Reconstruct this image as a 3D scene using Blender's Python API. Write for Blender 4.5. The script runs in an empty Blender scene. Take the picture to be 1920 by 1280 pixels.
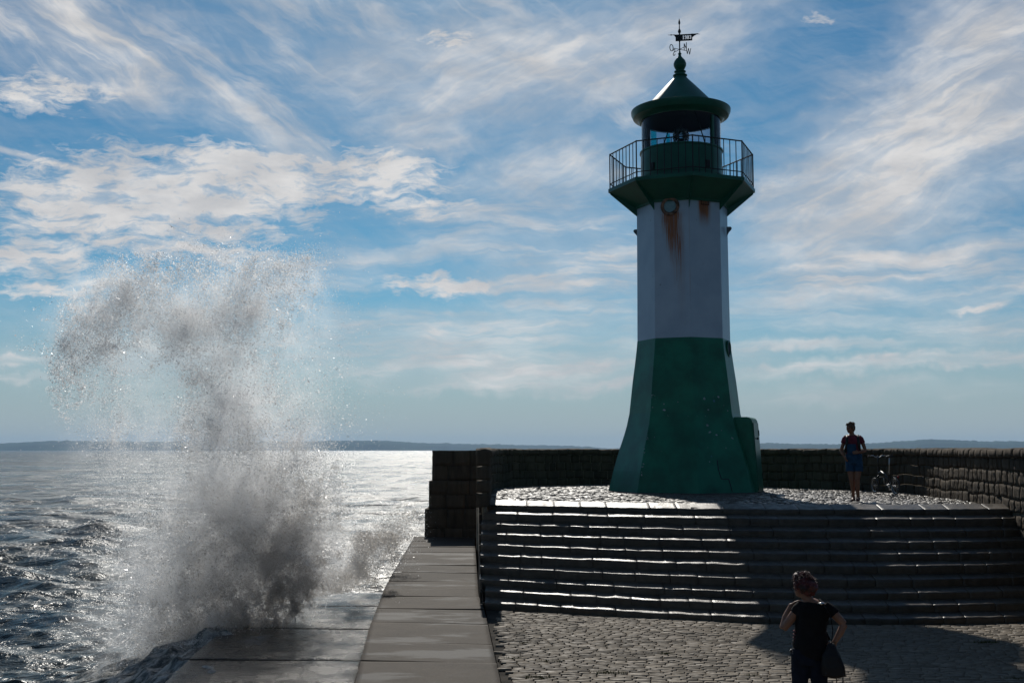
import bpy, bmesh, math, random
import numpy as np
from mathutils import Vector, Matrix
R = math.radians
random.seed(7)
rng = np.random.default_rng(7)
SC = bpy.context.scene

# ------------------------------------------------------------------ camera
F = 2133.0; TH = math.atan(203 / F); CZ = 1.12
cam = bpy.data.cameras.new('camera'); camo = bpy.data.objects.new('camera', cam)
SC.collection.objects.link(camo)
cam.lens = 36 * F / 1920; cam.sensor_width = 36; cam.clip_end = 60000; cam.clip_start = .1
camo.location = (0, 0, CZ); camo.rotation_euler = (R(90) + TH, 0, 0)
SC.camera = camo

SUN_AZ, SUN_EL = R(-3.4), R(36)
SC.view_settings.view_transform = 'Standard'; SC.view_settings.look = 'None'
SC.view_settings.gamma = 1; SC.view_settings.exposure = -0.45
SC.cycles.max_bounces = 12; SC.cycles.diffuse_bounces = 9; SC.cycles.transmission_bounces = 8; SC.cycles.transparent_max_bounces = 48
SC.cycles.volume_bounces = 3; SC.cycles.use_denoising = True; SC.cycles.sample_clamp_indirect = 1.5; SC.cycles.sample_clamp_direct = 12
SC.cycles.caustics_reflective = False; SC.cycles.caustics_refractive = False

sl = bpy.data.lights.new('sun', 'SUN'); sl.energy = 4.4; sl.angle = R(.5); sl.color = (1, .95, .87)
so = bpy.data.objects.new('sun', sl); SC.collection.objects.link(so)
sd = Vector((math.sin(SUN_AZ) * math.cos(SUN_EL), math.cos(SUN_AZ) * math.cos(SUN_EL), math.sin(SUN_EL)))
so.rotation_euler = sd.to_track_quat('Z', 'Y').to_euler(); so.location = sd * 60

# ------------------------------------------------------------------ node expressions
class E:
    def __init__(s, nt, k): s.nt = nt; s.k = k
    def m(s, op, *a, clamp=False):
        n = s.nt.nodes.new('ShaderNodeMath'); n.operation = op; n.use_clamp = clamp
        for i, v in enumerate((s,) + a):
            if isinstance(v, E): s.nt.links.new(v.k, n.inputs[i])
            else: n.inputs[i].default_value = v
        return E(s.nt, n.outputs[0])
    def __add__(s, o): return s.m('ADD', o)
    __radd__ = __add__
    def __sub__(s, o): return s.m('SUBTRACT', o)
    def __rsub__(s, o): return (s * -1.0) + o
    def __mul__(s, o): return s.m('MULTIPLY', o)
    __rmul__ = __mul__
    def __truediv__(s, o): return s.m('DIVIDE', o)
    def __neg__(s): return s * -1.0
    def abs(s): return s.m('ABSOLUTE')
    def max(s, o): return s.m('MAXIMUM', o)
    def min(s, o): return s.m('MINIMUM', o)
    def pow(s, o): return s.m('POWER', o)
    def sm(s, a, b, c=0.0, d=1.0):            # smooth map range
        n = s.nt.nodes.new('ShaderNodeMapRange'); n.interpolation_type = 'SMOOTHSTEP'
        s.nt.links.new(s.k, n.inputs[0])
        for i, v in enumerate((a, b, c, d)): n.inputs[i + 1].default_value = v
        return E(s.nt, n.outputs[0])

def vec(nt, x, y, z=0.0):
    n = nt.nodes.new('ShaderNodeCombineXYZ')
    for i, v in enumerate((x, y, z)):
        if isinstance(v, E): nt.links.new(v.k, n.inputs[i])
        else: n.inputs[i].default_value = v
    return n.outputs[0]
def xyz(nt, sock):
    n = nt.nodes.new('ShaderNodeSeparateXYZ'); nt.links.new(sock, n.inputs[0])
    return [E(nt, n.outputs[i]) for i in range(3)]
def noise(nt, v, scale, detail=4, rough=.55, dist=0.0, col=False):
    n = nt.nodes.new('ShaderNodeTexNoise'); n.inputs['Scale'].default_value = scale
    n.inputs['Detail'].default_value = detail; n.inputs['Roughness'].default_value = rough
    n.inputs['Distortion'].default_value = dist
    if v is not None: nt.links.new(v, n.inputs['Vector'])
    return n.outputs['Color'] if col else E(nt, n.outputs['Fac'])
def mixc(nt, f, a, b):
    n = nt.nodes.new('ShaderNodeMix'); n.data_type = 'RGBA'
    if isinstance(f, E): nt.links.new(f.k, n.inputs['Factor'])
    else: n.inputs['Factor'].default_value = f
    for i, v in ((6, a), (7, b)):
        if isinstance(v, tuple): n.inputs[i].default_value = v + (1,) if len(v) == 3 else v
        else: nt.links.new(v, n.inputs[i])
    return n.outputs[2]

# ------------------------------------------------------------------ world: Nishita sky with cirrus and cumulus laid out by azimuth / elevation
def azel(px, py):
    c, s = math.cos(TH), math.sin(TH); a = (px - 960) / F; b = (640 - py) / F
    x, y, z = a, c - b * s, s + b * c
    return math.degrees(math.atan2(x, y)), math.degrees(math.atan2(z, math.hypot(x, y)))
W = bpy.data.worlds.new('World'); SC.world = W; W.use_nodes = True
nt = W.node_tree; nt.nodes.clear()
sky = nt.nodes.new('ShaderNodeTexSky'); sky.sky_type = 'NISHITA'; sky.sun_disc = False
sky.sun_elevation = SUN_EL; sky.sun_rotation = SUN_AZ; sky.air_density = 1.0; sky.dust_density = .25; sky.ozone_density = 4.0
tc = nt.nodes.new('ShaderNodeTexCoord')
dx, dy, dz = xyz(nt, tc.outputs['Generated'])
AZ = dx.m('ARCTAN2', dy) * 57.2958
EL = dz.m('ARCSINE') * 57.2958
vp = vec(nt, AZ, EL)
w1 = noise(nt, vp, .22, 4, .6, 0, col=True)
wx, wy, wz = xyz(nt, w1)
w2 = noise(nt, vp, 1.1, 4, .6, 0, col=True)
vx2, vy2, _ = xyz(nt, w2)
U = AZ + (wx - .5) * 5.0 + (vx2 - .5) * 1.6
V = EL + (wy - .5) * 2.6 + (vy2 - .5) * .9
UVp = vec(nt, U, V)
def field(rot, su, sv, scale, detail, rough, dist, lo, hi, off=0.0):
    c, s = math.cos(R(rot)), math.sin(R(rot))
    a = (AZ + (wx - .5) * 2.0) * c + (EL + (wy - .5) * 1.6) * s
    b = (EL + (wy - .5) * 1.6) * c - (AZ + (wx - .5) * 2.0) * s
    return noise(nt, vec(nt, a * su, b * sv, off), scale, detail, rough, dist).sm(lo, hi)
fib = field(22, .35, 1.6, .55, 9, .62, .6, .36, .72, 3)        # fibres rising to the right
fib2 = field(-28, .35, 1.7, .5, 9, .62, .7, .36, .72, 9)       # fibres falling to the right
puf = field(3, .62, 1.9, .95, 11, .66, .35, .34, .64, 5)        # broken puffs
hor = field(2, .22, 1.8, .7, 9, .6, .4, .38, .68, 7)           # flat streaks
blobs = {  # cx, cy, rx, ry, rotation, weight in photograph pixels, turned into sky angles
 'A': [(1730, 270, 430, 150, 30, 1.0), (1850, 90, 160, 170, 35, .8), (1560, 330, 230, 60, 20, .9), (1010, 130, 330, 120, 8, .75),
       (1250, 60, 260, 90, 10, .6), (760, 110, 240, 90, 15, .6), (1030, 320, 210, 60, 5, .7), (1650, 440, 260, 40, 14, .55), (800, 230, 150, 70, 20, .6)],
 'B': [(130, 60, 330, 95, -12, .85), (430, 190, 300, 60, -22, .6), (960, 60, 260, 90, -15, .5), (560, 110, 260, 70, -16, .5), (1180, 190, 160, 50, -22, .4), (620, 20, 200, 60, -5, .5)],
 'P': [(400, 330, 420, 75, 2, 1.0), (240, 380, 380, 85, 0, 1.0), (700, 320, 190, 70, 0, .9), (820, 390, 120, 40, 0, .7), (70, 165, 150, 45, 5, .9), (60, 480, 140, 60, 0, .8),
       (830, 72, 80, 30, 0, .9), (320, 450, 300, 45, 2, .7), (820, 535, 150, 32, 0, 1.0), (1010, 630, 150, 35, 0, .5), (1590, 195, 60, 20, 0, .3), (1550, 35, 40, 14, 0, .6), (230, 160, 60, 24, 0, .6), (120, 540, 120, 18, 0, .8)],
 'H': [(1080, 500, 260, 60, 6, .85), (900, 610, 380, 42, 2, .75), (1000, 690, 420, 34, 1, .8), (1640, 505, 380, 60, 8, .8), (1720, 682, 400, 18, 2, .9), (1830, 572, 90, 12, 3, .9), (1830, 625, 160, 34, 2, .7),
       (1000, 400, 240, 40, 2, .6), (1880, 540, 200, 40, 5, .8), (60, 675, 170, 12, 0, .7), (60, 705, 130, 9, 0, .6), (420, 660, 420, 70, 2, .4), (1100, 560, 250, 40, 3, .5), (1560, 600, 260, 40, 2, .35), (1000, 450, 320, 46, 3, .6), (820, 650, 460, 44, 1, .6), (1040, 722, 360, 18, 0, .7), (1560, 650, 300, 14, 1, .6), (1600, 735, 340, 22, 0, .35), (640, 500, 200, 50, 4, .5)],
}
acc = {}
for kind, L in blobs.items():
    tot = None
    for (cx, cy, rx, ry, rot, wgt) in L:
        a0, e0 = azel(cx, cy); k = .02686
        mp = nt.nodes.new('ShaderNodeMapping'); mp.vector_type = 'TEXTURE'
        nt.links.new(UVp, mp.inputs[0])
        mp.inputs['Location'].default_value = (a0, e0, 0); mp.inputs['Rotation'].default_value = (0, 0, R(rot))
        mp.inputs['Scale'].default_value = (rx * k, ry * k, 1)
        ln = nt.nodes.new('ShaderNodeVectorMath'); ln.operation = 'LENGTH'; nt.links.new(mp.outputs[0], ln.inputs[0])
        v = E(nt, ln.outputs['Value']).sm(1.35, .15, 0, wgt)
        tot = v if tot is None else tot.max(v) * .75 + (tot + v).min(1.2) * .25
    acc[kind] = tot
def soft(mask, tex, g=.55): return ((mask * (tex * (1 - g) + g)) + (tex - 1.0) * .22 * 1.0).max(0.0)
cA = acc['A'] * (fib * .6 + .55)
cB = acc['B'] * (fib2 * .8 + .36)
cP = (acc['P'] * 1.42 + (puf * .8 + hor * .2 - 1.0) * 1.15).max(0.0).min(1.0)
cH = acc['H'] * (hor * .75 + .42)
gen = (fib2 * .5 + hor * .5) * EL.sm(1, 8) * .22
cl = cA.max(cB).max(cP).max(cH) * .8 + (cA + cB + cP + cH) * .15 + gen
# old contrail, upper left
a0, e0 = azel(0, 280); a1, e1 = azel(190, 328)
tl = math.hypot(a1 - a0, e1 - e0); ux, uy = (a1 - a0) / tl, (e1 - e0) / tl
along = (AZ - a0) * ux + (EL - e0) * uy; across = ((EL - e0) * ux - (AZ - a0) * uy).abs()
trail = across.sm(.22, .03) * along.sm(tl + 1.2, tl - 2.5) * .5
cl = (cl + trail).min(1.0)
# clear air near the horizon line, brighter white at cloud cores
cl = cl * EL.sm(.6, 3.2, .25, 1.0)
core = noise(nt, vec(nt, AZ * .35, EL * .9, 2), .7, 6, .55).sm(.35, .68)
ccol = mixc(nt, core, (7.3, 7.4, 7.65), (9.9, 9.8, 9.75))
skyc = nt.nodes.new('ShaderNodeHueSaturation'); nt.links.new(sky.outputs[0], skyc.inputs['Color'])
skyc.inputs['Saturation'].default_value = 1.2; skyc.inputs['Value'].default_value = .72
tint = nt.nodes.new('ShaderNodeMix'); tint.data_type = 'RGBA'; tint.blend_type = 'MULTIPLY'; tint.inputs['Factor'].default_value = 1
nt.links.new(skyc.outputs[0], tint.inputs[6]); nt.links.new(mixc(nt, EL.sm(0, 14), (.58, 1.0, 1.14), (.60, 1.0, 1.02)), tint.inputs[7])
low = mixc(nt, EL.sm(9, -.5, 0, .92), tint.outputs[2], (5.1, 5.75, 6.2))
bgc = mixc(nt, cl, low, ccol)
dim = nt.nodes.new('ShaderNodeMix'); dim.data_type = 'RGBA'; dim.blend_type = 'MULTIPLY'; dim.inputs['Factor'].default_value = 1
gy = dy.sm(-.5, .6, .6, 1.0); nt.links.new(bgc, dim.inputs[6]); nt.links.new(vec(nt, gy, gy, gy), dim.inputs[7]); bgc = dim.outputs[2]
bg = nt.nodes.new('ShaderNodeBackground'); bg.inputs['Strength'].default_value = .1
nt.links.new(bgc, bg.inputs['Color'])
wo = nt.nodes.new('ShaderNodeOutputWorld'); nt.links.new(bg.outputs[0], wo.inputs['Surface'])
W.cycles.sampling_method = 'MANUAL'; W.cycles.sample_map_resolution = 1024

# ------------------------------------------------------------------ materials
def mat(name, col, rough=.6, spec=.5, metal=0.0, var=0.0, vscale=4, bump=0.0, bscale=20, build=None, stretch=(1, 1, 1)):
    m = bpy.data.materials.new(name); m.use_nodes = True; t = m.node_tree
    b = t.nodes['Principled BSDF']
    b.inputs['Base Color'].default_value = (*col, 1); b.inputs['Roughness'].default_value = rough
    b.inputs['Specular IOR Level'].default_value = spec; b.inputs['Metallic'].default_value = metal
    co = t.nodes.new('ShaderNodeTexCoord').outputs['Object']
    if stretch != (1, 1, 1):
        mp = t.nodes.new('ShaderNodeMapping'); mp.inputs['Scale'].default_value = stretch
        t.links.new(co, mp.inputs[0]); co = mp.outputs[0]
    if var:
        f = noise(t, co, vscale, 5, .6).sm(.3, .7)
        c = mixc(t, f, tuple(x * (1 - var) for x in col), tuple(min(1, x * (1 + var)) for x in col))
        t.links.new(c, b.inputs['Base Color'])
    if bump:
        bp = t.nodes.new('ShaderNodeBump'); bp.inputs['Strength'].default_value = 1; bp.inputs['Distance'].default_value = bump
        t.links.new(noise(t, co, bscale, 6, .65).k, bp.inputs['Height']); t.links.new(bp.outputs[0], b.inputs['Normal'])
    if build: build(t, b, co)
    return m
def stone(name, c1, c2, rough, bump, bscale, spec=.5, rlo=None, streak=False):
    def bd(t, b, co):
        at = t.nodes.new('ShaderNodeAttribute'); at.attribute_name = 'rnd'
        r = E(t, at.outputs['Fac'])
        cc = co
        if streak:
            mp = t.nodes.new('ShaderNodeMapping'); mp.inputs['Scale'].default_value = (1, 1, .18); t.links.new(co, mp.inputs[0]); cc = mp.outputs[0]
        n1 = noise(t, cc, 7, 6, .65).sm(.3, .7)
        n2 = noise(t, co, .8, 3, .5).sm(.3, .7)
        f = (n1 * .45 + r * .4 + n2 * .25).min(1.0)
        t.links.new(mixc(t, f, c1, c2), b.inputs['Base Color'])
        if rlo is not None:
            t.links.new((noise(t, co, 9, 4, .6).sm(.3, .75, rlo, rough) + (r - .5) * .12).k, b.inputs['Roughness'])
    return mat(name, c1, rough, spec, bump=bump, bscale=bscale, build=bd)
M = {}
M['green'] = mat('green paint', (.008, .115, .07), .36, .4, var=.18, vscale=1.4, bump=.002, bscale=5)
M['green_hull'] = mat('green paint weathered', (.010, .17, .098), .42, .4, var=.3, vscale=1.6, bump=.003, bscale=6)
M['rust'] = mat('rust', (.12, .045, .018), .85, .3, var=.5, vscale=20, bump=.004, bscale=40)
M['dark_metal'] = mat('dark metal', (.012, .015, .014), .5, .4, var=.3, vscale=8)
M['lugmetal'] = mat('grey lug', (.12, .15, .17), .5, .4)
M['ceiling'] = mat('lantern ceiling', (.04, .038, .06), .7, .2)
M['wall_stone'] = stone('dark granite blocks', (.040, .030, .021), (.125, .096, .066), .92, .010, 26, .22, streak=True)
M['wall_mortar'] = mat('mortar', (.19, .155, .11), .95, .2, var=.35, vscale=5, bump=.006, bscale=30)
M['step_stone'] = stone('step granite', (.032, .025, .018), (.115, .092, .067), .56, .005, 45, .42, rlo=.36)
M['cobble_plaza'] = stone('plaza cobbles', (.135, .108, .078), (.25, .208, .155), .88, .0035, 60, .22, rlo=.6)
M['cobble_wet'] = stone('platform cobbles damp', (.075, .065, .052), (.17, .148, .12), .62, .005, 55, .45, rlo=.36)
M['joint'] = mat('joint soil', (.035, .03, .024), .95, .1, var=.5, vscale=3, bump=.004, bscale=40)
M['outer_concrete'] = mat('seawall concrete', (.1, .09, .08), .9, .3, var=.3, vscale=1.2, bump=.01, bscale=9)
def slabbuild(t, b, co):
    at = t.nodes.new('ShaderNodeAttribute'); at.attribute_name = 'rnd'; r = E(t, at.outputs['Fac'])
    n1 = noise(t, co, 1.3, 6, .62).sm(.3, .7); n2 = noise(t, co, 48, 3, .7).sm(.35, .65)
    f = (n1 * .35 + n2 * .42 + r * .35).min(1.0)
    c = mixc(t, f, (.020, .015, .010), (.078, .060, .043))
    wet = noise(t, vec(t, *[a * b for a, b in zip(xyz(t, co), (.6, 1.6, 1))]), .7, 6, .65).sm(.53, .62)
    c = mixc(t, wet, c, (.04, .035, .03))
    t.links.new(c, b.inputs['Base Color']); t.links.new((wet * -.1 + .8).k, b.inputs['Roughness'])
M['slab'] = mat('mole concrete', (.2, .18, .16), .8, .16, bump=.005, bscale=55, build=slabbuild)
def wetbuild(t, b, co):
    x, y, z = xyz(t, co)
    n = noise(t, vec(t, x * 1.0, y * .5, z), 1.2, 6, .62)
    foam = n.sm(.55, .68) * noise(t, co, 7, 6, .7).sm(.42, .56)
    t.links.new(mixc(t, foam * .6, (.026, .020, .014), (.42, .40, .37)), b.inputs['Base Color'])
    t.links.new((foam * .5 + noise(t, co, 2, 4, .6).sm(.3, .7, .14, .34)).k, b.inputs['Roughness'])
    bp = t.nodes.new('ShaderNodeBump'); bp.inputs['Distance'].default_value = .055
    t.links.new((noise(t, vec(t, x, y * 2.2, z), 6, 6, .62) + noise(t, co, 30, 3, .6) * .35).k, bp.inputs['Height']); t.links.new(bp.outputs[0], b.inputs['Normal'])
M['wet_slab'] = mat('wet concrete under running water', (.05, .045, .04), .2, .32, build=wetbuild)
def waterbuild(t, b, co):
    x, y, z = xyz(t, co)
    at = t.nodes.new('ShaderNodeAttribute'); at.attribute_name = 'foam'; fo = E(t, at.outputs['Fac'])
    nf = noise(t, vec(t, x * .8, y * 1.6, 0), 2.4, 8, .68).sm(.40, .60)
    foam = ((fo * 1.25 + (nf - 1.0) * .7).max(0.0)).min(1.0)
    deep = mixc(t, noise(t, vec(t, x, y * 2, 0), .12, 4, .6).sm(.3, .7), (.020, .028, .026), (.036, .046, .040))
    t.links.new(mixc(t, foam, deep, mixc(t, noise(t, vec(t, x, y, 0), 3.5, 5, .7).sm(.4, .6), (.07, .075, .07), (.46, .45, .42))), b.inputs['Base Color'])
    dist = (x * x + y * y).pow(.5)
    gust = noise(t, vec(t, x * .30, y * .06, 0), 1.0, 4, .6).sm(.32, .68) * .6 + noise(t, vec(t, x * .06, y * .012, 4), 1.0, 4, .6).sm(.32, .68) * .5 * dist.sm(80, 400)
    t.links.new((dist.sm(15, 300, .24, .15) + gust * dist.sm(15, 70, .12, .30) + foam * .5).k, b.inputs['Roughness'])
    h = noise(t, vec(t, x * .55, y, 0), 1.2, 2, .5) * .22 + noise(t, vec(t, x * .6, y, 0), 3.2, 4, .6, .4) * .20
    far = noise(t, vec(t, x * .4, y, 0), .35, 2, .5) * 2.0 * dist.sm(20, 80) + noise(t, vec(t, x * .3, y, 7), .07, 2, .5) * 8.5 * dist.sm(70, 250) + noise(t, vec(t, x * .25, y, 9), .013, 3, .55) * 17.0 * dist.sm(250, 900)
    bp = t.nodes.new('ShaderNodeBump'); bp.inputs['Distance'].default_value = 1.0; bp.inputs['Strength'].default_value = 1.0
    t.links.new((h + far).k, bp.inputs['Height']); t.links.new(bp.outputs[0], b.inputs['Normal'])
    b.inputs['IOR'].default_value = 1.333
M['water'] = mat('sea water', (.015, .035, .04), .12, .5, build=waterbuild)
M['forest'] = mat('distant wooded coast', (.035, .055, .03), .95, .1, var=.4, vscale=.004)

def spraymat(name, col, tr, clear, gl):
    m = bpy.data.materials.new(name); m.use_nodes = True; t = m.node_tree; t.nodes.clear()
    d = t.nodes.new('ShaderNodeBsdfDiffuse'); d.inputs[0].default_value = (*col, 1)
    g = t.nodes.new('ShaderNodeBsdfTranslucent'); g.inputs[0].default_value = (*col, 1)
    y = t.nodes.new('ShaderNodeBsdfGlossy'); y.inputs[0].default_value = (.95, .95, .95, 1); y.inputs['Roughness'].default_value = .3
    c = t.nodes.new('ShaderNodeBsdfTransparent')
    def mx(f, p, q):
        a = t.nodes.new('ShaderNodeMixShader'); a.inputs[0].default_value = f; t.links.new(p.outputs[0], a.inputs[1]); t.links.new(q.outputs[0], a.inputs[2]); return a
    o = t.nodes.new('ShaderNodeOutputMaterial'); t.links.new(mx(clear, mx(gl, mx(tr, d, g), y), c).outputs[0], o.inputs[0]); return m
M['spray'] = spraymat('sea spray drops', (.97, .975, .98), .82, .14, .12)
M['froth'] = spraymat('grey froth', (.66, .62, .575), .6, .2, .08)

# ------------------------------------------------------------------ mesh helpers
COL = SC.collection
def link(name, me, m=None, parent=None, smooth=False):
    o = bpy.data.objects.new(name, me); COL.objects.link(o)
    if m is not None:
        for mm in (m if isinstance(m, list) else [m]): me.materials.append(mm)
    if parent is not None: o.parent = parent
    if smooth: me.polygons.foreach_set('use_smooth', [True] * len(me.polygons))
    return o
def fast_mesh(name, V, Fc, attrs=None):
    V = np.asarray(V, np.float32); Fc = np.asarray(Fc, np.int32)
    me = bpy.data.meshes.new(name); n, k = Fc.shape
    me.vertices.add(len(V)); me.vertices.foreach_set('co', V.ravel())
    me.loops.add(n * k); me.loops.foreach_set('vertex_index', Fc.ravel())
    me.polygons.add(n); me.polygons.foreach_set('loop_start', np.arange(0, n * k, k, dtype=np.int32))
    me.polygons.foreach_set('loop_total', np.full(n, k, np.int32))
    for nm, a in (attrs or {}).items():
        at = me.attributes.new(nm, 'FLOAT', 'POINT'); at.data.foreach_set('value', np.asarray(a, np.float32))
    me.update(calc_edges=True); return me
def empty(name, loc=(0, 0, 0), rz=0, parent=None):
    o = bpy.data.objects.new(name, None); COL.objects.link(o); o.location = loc; o.rotation_euler = (0, 0, rz)
    o.empty_display_size = .2
    if parent: o.parent = parent
    return o
def tag(o, label=None, cat=None, group=None, kind=None):
    if label: o['label'] = label
    if cat: o['category'] = cat
    if group: o['group'] = group
    if kind: o['kind'] = kind
    return o
def _h(ix, iy, iz, seed):
    n = (ix * 374761393 + iy * 668265263 + iz * 2147483647 + seed * 974711) & 0x7fffffff
    n = ((n ^ (n >> 13)) * 1274126177) & 0x7fffffff
    n = ((n ^ (n >> 16)) * 1103515245 + 12345) & 0x7fffffff
    return (n & 0xffff) / 65535.0
def vnoise(x, y, z, seed=0):
    x, y, z = np.broadcast_arrays(np.asarray(x, float), np.asarray(y, float), np.asarray(z, float))
    ix, iy, iz = (np.floor(a).astype(np.int64) for a in (x, y, z))
    fx, fy, fz = x - ix, y - iy, z - iz
    fx, fy, fz = (a * a * (3 - 2 * a) for a in (fx, fy, fz))
    r = 0
    for i in (0, 1):
        for j in (0, 1):
            for k in (0, 1):
                r = r + _h(ix + i, iy + j, iz + k, seed) * (fx if i else 1 - fx) * (fy if j else 1 - fy) * (fz if k else 1 - fz)
    return r
def fbm(x, y, z, oct=4, seed=0, gain=.5):
    t = 0; a = 1; s = 0
    for o in range(oct):
        f = 2.03 ** o; t = t + a * vnoise(x * f, y * f, z * f, seed + o); s += a; a *= gain
    return t / s
def pillows(rects, fn, nu=6, nv=5, joint=.012, edge=.014, proud=.02, sink=-.03, rough=.006, fr=14, tilt=0.0, seed=1, jig=0.0):
    """raised stones, each a little domed patch; fn(u, v, h) -> x, y, z"""
    r = np.asarray(rects, float); n = len(r); lg = np.random.default_rng(seed)
    def prof(a, b, m):
        a = a[:, None]; b = b[:, None]; j = joint / 2
        inner = np.linspace(0, 1, m - 2)[None, :]
        mid = a + j + edge + (b - a - 2 * j - 2 * edge) * inner
        return np.concatenate([a + j, mid, b - j], 1)
    U = prof(r[:, 0], r[:, 1], nu); V = prof(r[:, 2], r[:, 3], nv)
    u = np.repeat(U[:, :, None], nv, 2); v = np.repeat(V[:, None, :], nu, 1)
    h = np.full(u.shape, sink); hi = h[:, 1:-1, 1:-1]
    du = np.linspace(-1, 1, nu - 2)[None, :, None]; dv = np.linspace(-1, 1, nv - 2)[None, None, :]
    tu = lg.normal(0, tilt, (n, 1, 1)); tv = lg.normal(0, tilt, (n, 1, 1))
    base = proud * (1 - .28 * du ** 2) * (1 - .28 * dv ** 2) + tu * du + tv * dv + lg.normal(0, proud * .18, (n, 1, 1))
    h[:, 1:-1, 1:-1] = base + (fbm(u[:, 1:-1, 1:-1] * fr, v[:, 1:-1, 1:-1] * fr, seed * 3.3, 3, seed) - .5) * rough * 2
    if jig:
        u = u + (vnoise(u * 9, v * 9, 3.3, seed) - .5) * jig; v = v + (vnoise(u * 9, v * 9, 8.8, seed) - .5) * jig
    x, y, z = fn(u, v, h)
    Vt = np.stack([x, y, z], -1).reshape(-1, 3)
    i, j = np.meshgrid(np.arange(nu - 1), np.arange(nv - 1), indexing='ij')
    q = np.stack([i * nv + j, (i + 1) * nv + j, (i + 1) * nv + j + 1, i * nv + j + 1], -1).reshape(-1, 4)
    Fc = (q[None] + (np.arange(n) * nu * nv)[:, None, None]).reshape(-1, 4)
    return Vt, Fc, np.repeat(lg.random(n), nu * nv)
def join_arrays(L):
    V = []; Fc = []; A = []; o = 0
    for v, f, a in L: V.append(v); Fc.append(f + o); A.append(a); o += len(v)
    return np.concatenate(V), np.concatenate(Fc), np.concatenate(A)
class Line:                      # arc-length polyline with left normals
    def __init__(s, pts, smooth=0):
        p = np.array(pts, float)
        for _ in range(smooth):
            q = [p[0]]
            for a, b in zip(p[:-1], p[1:]): q += [a * .75 + b * .25, a * .25 + b * .75]
            q.append(p[-1]); p = np.array(q)
        s.p = p; d = np.diff(p, axis=0); l = np.hypot(*d.T); s.s = np.concatenate([[0], np.cumsum(l)]); s.L = s.s[-1]
        t = d / l[:, None]; tt = np.concatenate([t[:1], (t[1:] + t[:-1]) / 2, t[-1:]]); tt /= np.hypot(*tt.T)[:, None]
        s.n = np.stack([-tt[:, 1], tt[:, 0]], 1)
    def at(s, u, off=0.0):
        x = np.interp(u, s.s, s.p[:, 0]); y = np.interp(u, s.s, s.p[:, 1])
        nx = np.interp(u, s.s, s.n[:, 0]); ny = np.interp(u, s.s, s.n[:, 1])
        return x + nx * off, y + ny * off
def band(line, o0, o1, z0, z1, step=.4):   # closed solid strip between two offsets; z0,z1 numbers or functions of s
    u = np.linspace(0, line.L, max(2, int(line.L / step)) + 1); f0 = z0 if callable(z0) else (lambda s: s * 0 + z0); f1 = z1 if callable(z1) else (lambda s: s * 0 + z1)
    V = []; Fc = []
    a = line.at(u, o0); b = line.at(u, o1(u) if callable(o1) else o1)
    for (x, y), z in ((a, f0(u)), (b, f0(u)), (b, f1(u)), (a, f1(u))): V.append(np.stack([np.where(y < 39, np.maximum(x, xr(y) + .012), x), y, z], 1))
    V = np.concatenate(V); n = len(u)
    for k in range(4):
        k2 = (k + 1) % 4
        for i in range(n - 1): Fc.append((k * n + i, k * n + i + 1, k2 * n + i + 1, k2 * n + i))
    Fc.append((0, n, 2 * n, 3 * n)); Fc.append((n - 1, 4 * n - 1, 3 * n - 1, 2 * n - 1))
    return fast_mesh('m', V, Fc)

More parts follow.
